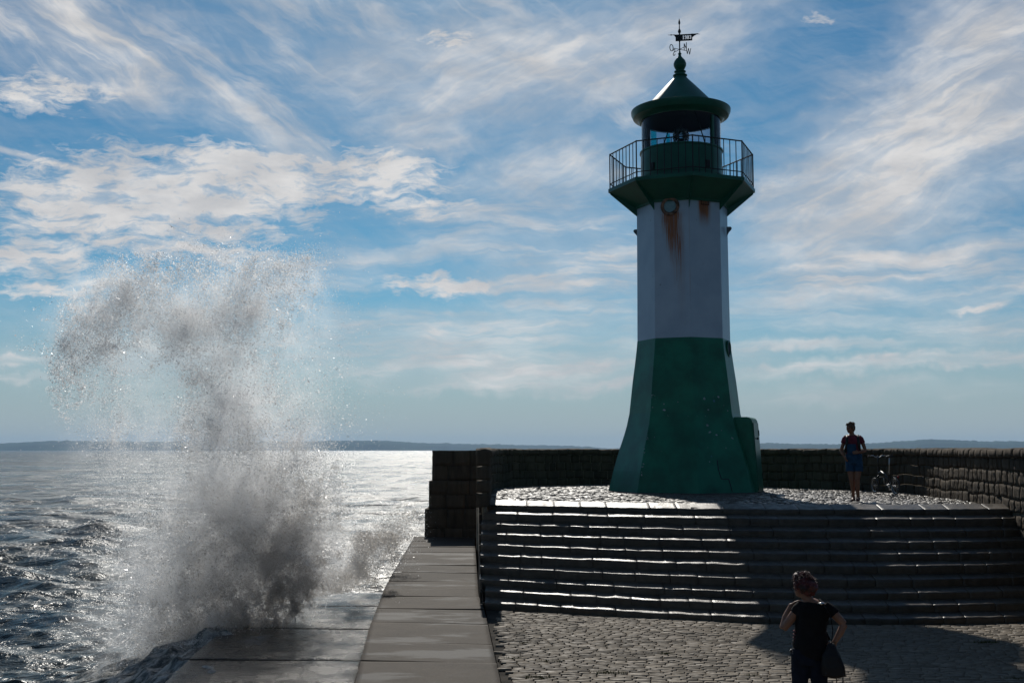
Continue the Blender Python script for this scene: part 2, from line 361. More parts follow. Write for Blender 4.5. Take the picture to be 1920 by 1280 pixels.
class MB:                        # small mesh collector
    def __init__(s): s.bm = bmesh.new()
    def box(s, c, size, rot=None, bevel=0.0):
        r = bmesh.ops.create_cube(s.bm, size=1); vs = r['verts']
        mtx = Matrix.Translation(c) @ (rot.to_4x4() if rot is not None else Matrix.Identity(4)) @ Matrix.Diagonal((*size, 1))
        bmesh.ops.transform(s.bm, matrix=mtx, verts=vs)
        if bevel:
            es = list({e for v in vs for e in v.link_edges}); bmesh.ops.bevel(s.bm, geom=es, offset=bevel, segments=2, affect='EDGES', profile=.5)
        return s
    def tube(s, pts, r, n=8, cap=True):
        pts = [Vector(p) for p in pts]; rs = r if isinstance(r, (list, tuple)) else [r] * len(pts)
        rings = []; t0 = (pts[1] - pts[0]).normalized(); ref = Vector((0, 0, 1)) if abs(t0.z) < .9 else Vector((1, 0, 0))
        a = t0.cross(ref).normalized()
        for i, p in enumerate(pts):
            t = (pts[min(i + 1, len(pts) - 1)] - pts[max(i - 1, 0)]).normalized()
            a = (a - t * a.dot(t)).normalized(); b = t.cross(a)
            rr = rs[i]; ra, rb = rr if isinstance(rr, tuple) else (rr, rr)
            rings.append([s.bm.verts.new(p + a * math.cos(2 * math.pi * k / n) * ra + b * math.sin(2 * math.pi * k / n) * rb) for k in range(n)])
        for A, B in zip(rings[:-1], rings[1:]):
            for k in range(n): s.bm.faces.new((A[k], A[(k + 1) % n], B[(k + 1) % n], B[k]))
        if cap: s.bm.faces.new(rings[0][::-1]); s.bm.faces.new(rings[-1])
        return s
    def ring(s, c, R_, r, axis=(0, 0, 1), n=32, m=8, a0=0, a1=2 * math.pi):
        q = Vector((0, 0, 1)).rotation_difference(Vector(axis)); full = abs(a1 - a0 - 2 * math.pi) < 1e-6
        rings = []
        for i in range(n if full else n + 1):
            t = a0 + (a1 - a0) * i / n; d = Vector((math.cos(t), math.sin(t), 0))
            rings.append([s.bm.verts.new(Vector(c) + q @ (d * (R_ + r * math.cos(2 * math.pi * k / m)) + Vector((0, 0, r * math.sin(2 * math.pi * k / m))))) for k in range(m)])
        for i in range(len(rings) - (0 if full else 1)):
            A, B = rings[i], rings[(i + 1) % len(rings)]
            for k in range(m): s.bm.faces.new((A[k], B[k], B[(k + 1) % m], A[(k + 1) % m]))
        return s
    def lathe(s, prof, n=48, a0=0.0, caps=False, c=(0, 0)):
        rings = []
        for r, z in prof: rings.append([s.bm.verts.new((c[0] + r * math.sin(a0 + 2 * math.pi * k / n), c[1] - r * math.cos(a0 + 2 * math.pi * k / n), z)) for k in range(n)])
        for A, B in zip(rings[:-1], rings[1:]):
            for k in range(n): s.bm.faces.new((A[k], A[(k + 1) % n], B[(k + 1) % n], B[k]))
        if caps: s.bm.faces.new(rings[0][::-1]); s.bm.faces.new(rings[-1])
        return s
    def ell(s, c, r, rot=None, seg=20):
        q = bmesh.ops.create_uvsphere(s.bm, u_segments=seg, v_segments=seg // 2 + 2, radius=1)
        bmesh.ops.transform(s.bm, matrix=Matrix.Translation(c) @ (rot.to_4x4() if rot is not None else Matrix.Identity(4)) @ Matrix.Diagonal((*r, 1)), verts=q['verts'])
        return s
    def loft(s, rings, n=20):    # rings: (cx, cy, cz, rx, ry[, power])
        L = []
        for (cx, cy, cz, rx, ry) in rings:
            L.append([s.bm.verts.new((cx + rx * math.cos(2 * math.pi * k / n), cy + ry * math.sin(2 * math.pi * k / n), cz)) for k in range(n)])
        for A, B in zip(L[:-1], L[1:]):
            for k in range(n): s.bm.faces.new((A[k], A[(k + 1) % n], B[(k + 1) % n], B[k]))
        s.bm.faces.new(L[0][::-1]); s.bm.faces.new(L[-1]); return s
    def plate(s, pts, t, fn=None):   # outline in (a, b); fn(a, b, w) -> xyz
        fn = fn or (lambda a, b, w: (a, w, b))
        A = [s.bm.verts.new(fn(a, b, -t / 2)) for a, b in pts]; B = [s.bm.verts.new(fn(a, b, t / 2)) for a, b in pts]
        s.bm.faces.new(A); s.bm.faces.new(B[::-1]); n = len(pts)
        for i in range(n): s.bm.faces.new((A[i], B[i], B[(i + 1) % n], A[(i + 1) % n]))
        return s
    def build(s, name, m, parent=None, smooth=False, loc=None, auto=None):
        bmesh.ops.recalc_face_normals(s.bm, faces=s.bm.faces)
        me = bpy.data.meshes.new(name); s.bm.to_mesh(me); s.bm.free()
        o = link(name, me, m, parent, smooth)
        if auto: me.set_sharp_from_angle(angle=R(auto))
        if loc: o.location = loc
        return o
    def body(s, name, m, parent=None, voxel=.008, smooth=4, post=None):   # fuse everything into one continuous skin
        o = s.build(name, None, None)
        md = o.modifiers.new('r', 'REMESH'); md.mode = 'VOXEL'; md.voxel_size = voxel
        if smooth: sm = o.modifiers.new('s', 'SMOOTH'); sm.factor = .5; sm.iterations = smooth
        dg = bpy.context.evaluated_depsgraph_get(); me = bpy.data.meshes.new_from_object(o.evaluated_get(dg))
        old = o.data; bpy.data.objects.remove(o); bpy.data.meshes.remove(old)
        me.name = name
        if post:
            n = len(me.vertices); c = np.empty(n * 3, np.float32); me.vertices.foreach_get('co', c); c = c.reshape(-1, 3)
            nn = np.empty(n * 3, np.float32); me.vertices.foreach_get('normal', nn); c = post(c, nn.reshape(-1, 3)); me.vertices.foreach_set('co', c.astype(np.float32).ravel())
        return link(name, me, m, parent, True)

# ------------------------------------------------------------------ sea
SEA = -3.25
def sea():
    az = np.concatenate([np.linspace(-178, -60, 60), np.linspace(-58, -30, 60), np.linspace(-29.5, -1.5, 470), np.linspace(-1.2, 30, 190), np.linspace(31, 60, 50), np.linspace(63, 178, 50)])
    t = np.linspace(0, 1, 950); inv = (1 / 7.0) * (1 - t) ** 1.25 + (1 / 26000.) * t
    d = 1 / inv; d = d[::1]
    A, D = np.meshgrid(np.radians(az), d, indexing='ij')
    x = D * np.sin(A); y = D * np.cos(A); z = np.zeros_like(x)
    dr = np.gradient(d)[None, :]; spacing = np.maximum(dr, D * .0012)
    g = np.random.default_rng(11)
    ox = np.zeros_like(x); oy = np.zeros_like(x)
    for i in range(96):
        lam = .3 * (3.4 / .3) ** g.random() if i < 74 else 3.0 * (10 / 3.0) ** g.random(); k = 2 * math.pi / lam; th = math.radians(250 + g.normal(0, 34))
        amp = (.0075 * lam ** .62 if i < 74 else .0085 * lam ** .85) * (.6 + .8 * g.random()); kx, ky = k * math.cos(th), k * math.sin(th); ph = g.random() * 6.28
        w = np.clip((lam / spacing - 2.0) / 2.5, 0, 1) * (1 if i < 74 else np.clip((D - 22) / 25, .15, 1))
        p = kx * x + ky * y + ph
        z += w * amp * np.cos(p); ox -= w * amp * .75 * math.cos(th) * np.sin(p); oy -= w * amp * .75 * math.sin(th) * np.sin(p)
    patch = .55 + .9 * fbm(x * .05, y * .05, 0, 3, 5)
    z *= patch
    z += .16 * (fbm(x * .22, y * .4, 1.5, 3, 9) - .5) * np.clip(1.4 - D / 120, 0, 1)
    # churned, raised water round the burst
    sp = np.exp(-(((x + 5.6) / 2.2) ** 2 + ((y - 21.5) / 3.2) ** 2))
    z += sp * (.55 * (fbm(x * 1.3, y * 1.3, 0, 4, 3) - .2))
    edge = x - (np.interp(y, [3, 14.5, 24, 38], [-1.2, -1.96, -2.66, -3.25]) - 2.45)
    run = np.exp(-(np.minimum(edge, 0) / 2.0) ** 2) * np.exp(-(np.maximum(edge - .1, 0) / .5) ** 2) * np.clip((y - 9) / 5, 0, 1) * np.clip((29 - y) / 3, 0, 1)
    z += run * (.88 + .42 * (fbm(x * 1.3, y * .6, 3, 4, 13) - .3) + .20 * (fbm(x * 5, y * 4, 6, 3, 14) - .5))
    crest = np.clip((z - .17) / .16, 0, 1) * np.clip(1.2 - D / 250, 0, 1)
    foam = np.clip(sp * 1.3 + .55 * np.exp(-((x + 4.4) ** 2) / 6 - ((y - 31) / 9.0) ** 2) + crest * .55, 0, 1)
    mole = np.clip(1 - np.abs(x + 5.6) / 1.6, 0, 1) * ((y > 5) & (y < 40)); foam = np.maximum(np.maximum(foam, mole * .6), run * .95)
    V = np.stack([x + ox, y + oy, z + SEA], -1).reshape(-1, 3); n, m = x.shape
    i, j = np.meshgrid(np.arange(n - 1), np.arange(m - 1), indexing='ij')
    Fc = np.stack([i * m + j, (i + 1) * m + j, (i + 1) * m + j + 1, i * m + j + 1], -1).reshape(-1, 4)
    o = link('sea', fast_mesh('sea', V, Fc[:, ::-1], {'foam': foam.ravel()}), M['water'], None, True)
    tag(o, kind='structure')
sea()

# far coast: real hills some kilometres off
def coast(name, pts, dist, depth):
    n = 260; a = np.linspace(pts[0][0], pts[-1][0], n)
    el = np.interp(a, [p[0] for p in pts], [p[1] for p in pts])
    hgt = dist * np.tan(np.radians(el)) - 1 + CZ
    hgt = hgt * (1 + .10 * (fbm(a * 3.1, 0, dist, 4, 8) - .5)) + (fbm(a * 14, 0, dist, 3, 2) - .5) * 9
    rows = []
    for q, f in ((0, 0), (.12, .55), (.35, .85), (.6, 1), (1.0, .6), (1.6, 0)):
        dd = dist + depth * q; sh = 1 + (fbm(a * 4 + q * 9, q * 5, 0, 3, 4) - .5) * .12 * (f < 1)
        rows.append(np.stack([dd * np.sin(np.radians(a)), dd * np.cos(np.radians(a)), np.maximum(SEA - .5 + (hgt + 4) * f * sh * (dd / dist if f == 1 else 1), SEA - .5)], 1))
    V = np.concatenate(rows); Fc = []
    for r in range(5):
        for i in range(n - 1): Fc.append((r * n + i, r * n + i + 1, (r + 1) * n + i + 1, (r + 1) * n + i))
    tag(link(name, fast_mesh(name, V, Fc), M['forest'], None, True), kind='structure')
def AE(l): return [(azel(px, 843)[0], (843 - py) * .02686) for px, py in l]
coast('hills', AE([(-700, 842), (-100, 838), (0, 832), (60, 829), (110, 827), (200, 828), (330, 829), (480, 828), (600, 827), (640, 826), (720, 826), (790, 830), (900, 832), (985, 834), (1060, 835), (1120, 838), (1160, 842)]), 7200, 1500)
coast('hills', AE([(1130, 842), (1200, 837), (1290, 834), (1420, 830), (1500, 832), (1560, 833), (1640, 831), (1700, 827), (1745, 824), (1790, 826), (1850, 828), (1960, 828), (2200, 833), (2500, 842)]), 6400, 1300)

# ------------------------------------------------------------------ mole: plaza, platform, stairs, walls, path
PL = -1.77
ZK = [0, -.16, -.36, -.54, -.73, -.91, -1.11, -1.31, -1.48, -1.66, PL]
def y_top(x): return np.interp(x, [-1.5, -.33, .43, 1.49, 2.5, 3.51, 4.5, 5.47, 6.5, 7.5, 8.5, 9.47, 11], [24.35, 23.74, 23.32, 22.87, 22.5, 22.2, 21.98, 21.86, 21.80, 21.82, 21.9, 22.03, 22.4])
def y_bot(x): return np.interp(x, [-1.5, -.19, 1.32, 2.65, 3.96, 5, 6.02, 7.2, 8.45, 9.5, 11], [21.9, 21.12, 20.41, 19.84, 19.43, 19.27, 19.22, 19.29, 19.52, 19.8, 20.3])
def y_k(x, k): return y_top(x) + (y_bot(x) - y_top(x)) * (k - 1) / 9
EDGE_R = Line([(.45, 3), (-.12, 14.5), (-.45, 20.5), (-.63, 22.7), (-1.04, 33.5), (-1.21, 38.2)])
EDGE_L = Line([(-1.2, 3), (-1.96, 14.5), (-2.3, 18.5), (-2.66, 24), (-2.92, 30), (-3.25, 38.2)])
def xr(y): return np.interp(y, EDGE_R.p[:, 1], EDGE_R.p[:, 0])
def xl(y): return np.interp(y, EDGE_L.p[:, 1], EDGE_L.p[:, 0])
WALL_IN = [(-.46, 23.6), (-.48, 26), (-.52, 29.5), (-.55, 32.4), (-.36, 34.06), (.28, 35.35), (1.23, 36.2), (3.13, 37.3), (5.4, 36.9), (7.81, 35.04), (8.94, 33.13), (9.97, 31.1), (10.28, 29.8), (10.30, 28.2), (9.93, 25.0), (9.56, 22.2), (9.42, 20.5), (9.38, 17), (9.38, 4)]
WL = Line(WALL_IN, 2)           # left normal points to the outside (sea side)

# solid core under the platform
def poly_solid(name, pts, z0, z1, m):
    mb = MB(); vs = [mb.bm.verts.new((x, y, z1)) for x, y in pts]; f = mb.bm.faces.new(vs)
    r = bmesh.ops.extrude_face_region(mb.bm, geom=[f]); bmesh.ops.translate(mb.bm, verts=[v for v in r['geom'] if isinstance(v, bmesh.types.BMVert)], vec=(0, 0, z0 - z1))
    bmesh.ops.triangulate(mb.bm, faces=[g for g in mb.bm.faces if len(g.verts) > 4])
    return mb.build(name, m)
us = np.linspace(0, WL.L, 160); wx_, wy_ = WL.at(us, .3)
core_pts = [(x, y) for x, y in zip(wx_, wy_) if y > 22.4]
core_pts = [(xr(24.3) + .02, 24.3)] + [(max(x, xr(y) + .02), y) for x, y in core_pts] + [(x, float(y_top(x)) + .28) for x in np.linspace(9.5, -.6, 24)]
tag(poly_solid('platform_base', core_pts, -5, -.045, M['joint']), kind='structure')
tag(poly_solid('plaza_base', [(9.6, -9), (9.6, 23.2)] + [(x, float(y_top(x)) + .2) for x in np.linspace(9.4, -.6, 16)] + [(xr(20), 20), (xr(14), 14), (.42, 3), (.9, -9)], -5, PL - .03, M['joint']), kind='structure')

# cobbles
def cob(name, m, y0, y1, xa, xb, inside, z, dep, w0, w1, seed, tilt, proud, wob=.03, jig=.012):
    g = np.random.default_rng(seed); rects = []; y = y0
    while y < y1:
        d = dep * g.uniform(.85, 1.2); x = xa + g.uniform(0, .2)
        while x < xb:
            w = g.uniform(w0, w1)
            if inside(x + w / 2, y + d / 2): rects.append((x, x + w, y, y + d))
            x += w
        y += d
    def fn(u, v, h):
        return u + (fbm(u * .8, v * .8, 1, 2, seed) - .5) * wob, v + (fbm(u * .6, v * .6, 6, 3, seed) - .5) * wob * 4, z + h + (fbm(u * .7, v * .7, 4, 3, seed) - .5) * .05
    Vt, Fc, r = pillows(rects, fn, 6, 5, .009, .008, proud, -.022, .0045, 26, tilt, seed, jig)
    o = link(name, fast_mesh(name, Vt, Fc, {'rnd': r}), m, None, True); return tag(o, kind='structure')
rad = lambda x, y: math.hypot(x - 4.75, y - 31.3)
WI = np.array(WL.at(np.linspace(0, WL.L, 300), .06)).T
def in_plat(x, y):
    if y < y_top(x) + .16 or y < 21.5 or rad(x, y) < 1.8: return False
    if x < xr(y) + .05: return False
    px_, py_ = WI[:, 0], WI[:, 1]; c = False; j = len(px_) - 1
    for i in range(len(px_)):
        if (py_[i] > y) != (py_[j] > y) and x < (px_[j] - px_[i]) * (y - py_[i]) / (py_[j] - py_[i]) + px_[i]: c = not c
        j = i
    return c
# wall-polygon test wants a closed loop: close it through the near end
WI = np.concatenate([WI, [[9.4, 3.5], [-.5, 3.5]]])
cob('cobbled_platform', M['cobble_wet'], 21.7, 37.4, -.6, 10.8, in_plat, -.012, .115, .11, .22, 21, .0062, .011, .05, .022)
cob('cobbled_plaza', M['cobble_plaza'], 4.5, 21.5, -.3, 9.5, lambda x, y: x > xr(y) + .08 and x < 9.4 and y < y_bot(x) - .02, PL - .004, .098, .14, .30, 22, .0018, .0055, .06, .016)

wd_ = MB(); gw = random.Random(4)
for wxx, wyy, wr in [(-.02, 16.2, .10), (.55, 16.0, .13), (1.3, 15.2, .15), (.2, 17.5, .06), (2.2, 16.6, .08), (7.2, 17.6, .14), (1.9, 14.4, .16), (3.1, 15.0, .08), (.9, 18.6, .05), (6.4, 14.8, .1), (.35, 14.9, .12)]:
    for _ in range(int(900 * wr)):
        a_ = gw.uniform(0, 6.28); r_ = wr * gw.random() ** .6; bx, by = wxx + r_ * math.cos(a_) * 1.5, wyy + r_ * math.sin(a_) * .6; hh = gw.uniform(.008, .035); tx, ty = gw.uniform(-.015, .015), gw.uniform(-.015, .015)
        v1 = wd_.bm.verts.new((bx - .004, by, PL - .02)); v2 = wd_.bm.verts.new((bx + .004, by + .002, PL - .02)); v3 = wd_.bm.verts.new((bx + tx, by + ty, PL + hh)); wd_.bm.faces.new((v1, v2, v3))
tag(wd_.build('weeds', mat('dry green weeds', (.09, .10, .03), .8, .2, var=.4, vscale=9)), kind='stuff')
# stairs: ten courses of rough granite blocks
st = empty('stone_stairs', (4.5, 20.5, PL)); tag(st, 'wide curved flight of rough dark granite steps between cobbled square and raised platform', 'stairs')
for k in range(1, 11):
    zt, zb = ZK[k - 1], ZK[k]; r_ = zt - zb
    g = np.random.default_rng(50 + k); blocks = []; x = -.62 if k < 9 else -.5
    while x < 9.6:
        w = g.uniform(.38, .95); blocks.append((x, min(x + w, 9.62))); x += w
    VV = []; FF = []; RR = []; off = 0; rho = .036
    P = [(0.0, q, 0.0) for q in np.linspace(-.03, r_ - rho, 5)] + [(.055 * (1 - math.cos(t)), r_ - rho + rho * math.sin(t), t) for t in (.3, .6, .9, 1.2, 1.4)] + [(q, r_ + .070 * (q - .055) / .3, math.pi / 2) for q in (.055, .09, .17, .24, .38)]
    P = np.array(P)
    for bi, (a, b) in enumerate(blocks):
        nu = max(5, int((b - a) / .045)); uu = np.concatenate([[a + .003], np.linspace(a + .014, b - .014, nu), [b - .003]])
        Ug, I = np.meshgrid(uu, np.arange(len(P)), indexing='ij'); dy_, dz_, th_ = P[I, 0], P[I, 1], P[I, 2]
        h = (fbm(Ug * 6, dy_ * 9 + dz_ * 6, k * 3.7, 4, 60) - .5) * .024 + g.normal(0, .002)
        h[0] -= .008; h[-1] -= .008
        h = h + (fbm(Ug * 2.6, k * 5.1, 0, 3, 71) - .5) * .016 * (th_ > 0)
        h = np.where(th_ > 1.5, h * .8, h)
        Y = y_k(Ug, k) + dy_ - np.cos(th_) * h; Z = zb + dz_ + np.sin(th_) * h
        VV.append(np.stack([Ug, Y, Z], -1).reshape(-1, 3)); n1, m1 = Ug.shape
        i, j = np.meshgrid(np.arange(n1 - 1), np.arange(m1 - 1), indexing='ij')
        FF.append(np.stack([i * m1 + j, (i + 1) * m1 + j, (i + 1) * m1 + j + 1, i * m1 + j + 1], -1).reshape(-1, 4) + off)
        off += n1 * m1; RR.append(np.full(n1 * m1, g.random()))
    me = fast_mesh('step', np.concatenate(VV) - np.array([4.5, 20.5, PL]), np.concatenate(FF), {'rnd': np.concatenate(RR)})
    o = link('step', me, M['step_stone'], st, True)
mb = MB()   # rubble core behind the risers
for k in range(1, 11):
    xs = np.linspace(-.6, 9.6, 24)
    top = [mb.bm.verts.new((x, float(y_k(x, k)) + .05, ZK[k - 1] - .05)) for x in xs]; bk = [mb.bm.verts.new((x, float(y_k(x, k)) + .5, ZK[k - 1] - .05)) for x in xs]
    lo = [mb.bm.verts.new((x, float(y_k(x, k)) + .05, ZK[k] - .12)) for x in xs]
    for i in range(23): mb.bm.faces.new((top[i], top[i + 1], bk[i + 1], bk[i])); mb.bm.faces.new((lo[i], lo[i + 1], top[i + 1], top[i]))
mb.build('core', M['joint'], st, loc=(-4.5, -20.5, -PL))
mb = MB()   # cheek along the path
prof = [(y_k(-.6, 10) + .02, -5)] + [q for k in range(10, 0, -1) for q in ((float(y_k(-.6, k)) + .03, ZK[k] - .03), (float(y_k(-.6, k)) + .03, ZK[k - 1] - .03))] + [(24.6, -.03), (24.6, -5)]
A = [mb.bm.verts.new((float(xr(y)) - .012, y, z)) for y, z in prof]; B = [mb.bm.verts.new((-.45, y, z)) for y, z in prof]
mb.bm.faces.new(A); mb.bm.faces.new(B[::-1])
for i in range(len(A)): mb.bm.faces.new((A[i], B[i], B[(i + 1) % len(A)], A[(i + 1) % len(A)]))
bmesh.ops.triangulate(mb.bm, faces=[f for f in mb.bm.faces if len(f.verts) > 4])
mb.build('cheek_wall', M['wall_stone'], st, loc=(-4.5, -20.5, -PL))

# parapet wall round the platform
TOPW = 1.135
def THK(s):
    x, y = WL.at(s); left = x - xr(y) - .01
    return np.where(y < 33.2, np.where(x < 2, left, .97), np.where(s < WL.L * .4, np.clip(left + (y - 33.2) * .6 + np.maximum(0, x + .4), .5, .97), .97))
def zfoot(s):
    x, y = WL.at(s); return np.where(y < 22.3, np.where(x > 5, PL - .1, -.1), -.1)
pw = empty('parapet_wall', (4.7, 36, 0)); tag(pw, 'long curved dark granite block wall enclosing the lighthouse platform', 'wall')
pwl = (-4.7, -36, 0)
o = link('core', band(WL, .054, lambda u: THK(u) - .04, -4.9, TOPW - .16, .08), M['wall_mortar'], pw); o.location = pwl
g = np.random.default_rng(31); rects = []
def course(z0, z1, s0, s1, w0, w1, out):
    s = s0
    while s < s1 - .12:
        w = min(g.uniform(w0, w1), s1 - s); out.append((s, s + w, z0, z1)); s += w
s_low = WL.s[np.argmax((WL.p[:, 1] < 22.3) & (WL.p[:, 0] > 5))]
zrows = [(-.06, .2), (.2, .45), (.45, .71), (.71, .96)]
for a, b in zrows: course(a, b, 0, WL.L, .22, .52, rects)
for i in range(7): course(PL - .06 + i * .245, PL - .06 + (i + 1) * .245, s_low - .6, WL.L, .25, .55, rects)
rects = [(a, b, c - .012, d + .012) for a, b, c, d in rects]
def wfn(u, v, h):
    x, y = WL.at(u, 0.03); nx = np.interp(u, WL.s, WL.n[:, 0]); ny = np.interp(u, WL.s, WL.n[:, 1])
    v = v + (fbm(u * 1.3, v * .7, 2, 3, 7) - .5) * .13 * np.clip((v + .1) * 6, 0, 1) * np.clip((TOPW - .1 - v) * 6, 0, 1)
    return x - nx * h, y - ny * h, v
Vt, Fc, r = pillows(rects, wfn, 10, 7, .030, .010, .020, -.03, .024, 24, .003, 33, .016)
o = link('face_stones', fast_mesh('face_stones', Vt, Fc[:, ::-1], {'rnd': r}), M['wall_stone'], pw, True); o.location = pwl
# coping: blocks lying across the top
rects = []; course(0, 1, 0, WL.L, .3, .62, rects)
cv = np.array([-.16, -.01, .02, .08, .3, .55, .82, .88, .9, 1.05]); VV = []; FF = []; RR = []; off = 0
prof = [(.02, -.17), (-.045, -.15), (-.05, -.08), (-.045, -.02), (-.01, 0), (.2, .012), (.45, .015), (.7, .01), (.93, 0), (.97, -.03), (.97, -.17)]
for (a, b, _, _) in rects:
    uu = np.concatenate([[a + .003], np.linspace(a + .022, b - .022, 6), [b - .003]]); po = np.array(prof)
    Ug, I = np.meshgrid(uu, np.arange(len(prof)), indexing='ij'); o_ = po[I, 0]; z_ = po[I, 1]
    o_ = np.where(o_ > .1, o_ * THK(Ug) / .95, o_)
    nz = (fbm(Ug * 9, o_ * 7, z_ * 9, 3, 12) - .5)
    o_ = o_ - nz * .05; z_ = z_ + np.where(z_ > -.05, nz * .05, nz * .01) + g.normal(0, .006)
    o_[0] += np.where(o_[0] < .1, .03, 0); o_[-1] += np.where(o_[-1] < .1, .03, 0); z_[0] -= .02; z_[-1] -= .02
    x, y = WL.at(Ug, 0); nx = np.interp(Ug, WL.s, WL.n[:, 0]); ny = np.interp(Ug, WL.s, WL.n[:, 1])
    x, y = x + nx * o_, y + ny * o_; x = np.maximum(x, xr(y) - .015 + .02 * nz)
    VV.append(np.stack([x, y, z_ + TOPW], -1).reshape(-1, 3)); n1, m1 = Ug.shape
    i, j = np.meshgrid(np.arange(n1 - 1), np.arange(m1 - 1), indexing='ij')
    FF.append(np.stack([i * m1 + j, (i + 1) * m1 + j, (i + 1) * m1 + j + 1, i * m1 + j + 1], -1).reshape(-1, 4) + off); off += n1 * m1; RR.append(np.full(n1 * m1, g.random()))
o = link('coping', fast_mesh('coping', np.concatenate(VV), np.concatenate(FF)[:, ::-1], {'rnd': np.concatenate(RR)}), M['wall_stone'], pw, True); o.location = pwl
# rough end face of the parapet, towards the stairs
def efn(u, v, h): return -.74 + u, 23.585 - h, v
rects = [(0, .29, z0, z1) for z0, z1 in ((-.06, .24), (.24, .5), (.5, .78), (.78, 1.12))]
Vt, Fc, r = pillows(rects, efn, 8, 8, .012, .02, .03, -.03, .03, 12, .006, 5, .02)
o = link('end_stones', fast_mesh('end_stones', Vt, Fc, {'rnd': r}), M['wall_stone'], pw, True); o.location = pwl

# stepped end of the outer sea wall, where the path stops
sw = empty('stepped_sea_wall', (-1.9, 38, PL)); tag(sw, 'squat black stone block wall in three stepped tiers closing the far end of the concrete path', 'wall')
swl = (1.9, -38, -PL)
tiers = [(1.10, .10, -2.66, 38.05), (.10, -.82, -2.76, 37.93), (-.82, PL - .3, -2.88, 37.81)]
for z1, z0, x0, y0 in tiers:
    mb = MB(); mb.box(((x0 + .2) / 2, y0 + 2.3, (z0 + z1) / 2), (.2 - x0 - .02, 4.5, z1 - z0 - .01)); g = np.random.default_rng(int(x0 * 100) + 999)
    o = mb.build('tier', M['wall_stone'], sw, loc=swl)
    rr = []; x = x0
    for zz in np.linspace(z0, z1, 3)[:-1]:
        x = x0
        while x < -.95: w = g.uniform(.5, .8); rr.append((x, x + w, zz, zz + (z1 - z0) / 2)); x += w
    Vt, Fc, r = pillows(rr, lambda u, v, h: (u, y0 + .04 - h, v), 9, 7, .006, .02, .02, -.03, .03, 7, .01, 41, .02)
    o2 = link('face_stones', fast_mesh('face_stones', Vt, Fc, {'rnd': r}), M['wall_stone'], o, True)
    if z0 < -1: o2.parent = o
# outer sea wall behind the platform
OW = Line([(-1.0, 38.4), (-1.0, 40.2), (1.2, 41.0), (4.5, 41.3), (8, 39.6), (11, 36), (12.6, 31), (12.2, 25), (11.8, 20), (11.8, 4)], 2)
ow = link('sea_wall', band(OW, -1.35, .9, -5, -.6, .5), M['outer_concrete'])
tag(ow, 'low broad concrete sea wall footing running behind the granite parapet', 'wall')

# concrete path on the mole's seaward edge
joints = [3.2, 4.9, 6.6, 8.3, 9.8, 11.3, 12.9, 14.1, 15.7, 17.2, 19.1, 20.8, 22.6, 23.7, 25.1, 26.9, 28.7, 30.2, 32.1, 34, 36, 38.0]
WID = 2.0
def pfn(u, v, h):
    v = v - (u - 1) * .10
    a, b = xl(v), xr(v) - .015
    return a + (b - a) * u / WID, v, PL + .035 + h
rects = [(0, WID, a, b) for a, b in zip(joints[:-1], joints[1:])]
Vt, Fc, r = pillows(rects, pfn, 26, 22, .010, .012, .012, -.2, .004, 3, .005, 77, .012)
Vt2, Fc2, r2 = pillows([(0, WID, -9, 3.2)], pfn, 26, 22, .02, .012, .012, -.2, .004, 3, .0, 78)
Vt, Fc, r = join_arrays([(Vt, Fc, r), (Vt2, Fc2, r2)])
tag(link('path', fast_mesh('path', Vt, Fc, {'rnd': r}), M['slab'], None, True), kind='structure')
yy = np.linspace(-9, 38, 60)
def strip(name, xa, xb, z0, z1, m, ys):
    V = np.concatenate([np.stack([xa, ys, 0 * ys + z0], 1), np.stack([xb, ys, 0 * ys + z0], 1), np.stack([xb, ys, 0 * ys + z1], 1), np.stack([xa, ys, 0 * ys + z1], 1)])
    n = len(ys); Fq = [(k * n + i, k * n + i + 1, ((k + 1) % 4) * n + i + 1, ((k + 1) % 4) * n + i) for k in range(4) for i in range(n - 1)]
    Fq += [(0, n, 2 * n, 3 * n), (n - 1, 4 * n - 1, 3 * n - 1, 2 * n - 1)]
    return link(name, fast_mesh(name, V, Fq), m)
tag(strip('path_base', xl(yy) + .01, xr(yy) - .02, -5, PL - .01, M['joint'], yy), kind='structure')
# lower, wet apron along the water
yy = np.linspace(-9, 26.2, 60)
tag(strip('apron_base', xl(yy) - 2.75, xl(yy) + .0, -5, -2.13, M['outer_concrete'], yy), kind='structure')
aj = [-9, -3, 0, 3, 6, 9, 12.2, 15.4, 17.9, 21, 23.9, 26.2]
rects = [(0, 2.7, a, b) for a, b in zip(aj[:-1], aj[1:])]
Vt, Fc, r = pillows(rects, lambda u, v, h: (xl(v) - 2.75 + u, v - u * .04, -2.10 + h ), 20, 20, .02, .02, .012, -.08, .012, 1.4, .006, 79, .02)
tag(link('apron', fast_mesh('apron', Vt, Fc, {'rnd': r}), M['wet_slab'], None, True), kind='structure')
mb = MB(); mb.box((xl(26.86) + .12, 26.86, PL + .03), (.22, .10, .07), Matrix.Rotation(.2, 3, 'Z'), .02)
tag(mb.build('mooring_ring', M['dark_metal']), 'small dark iron fitting on the sea edge of the concrete path beside the surf', 'fitting')

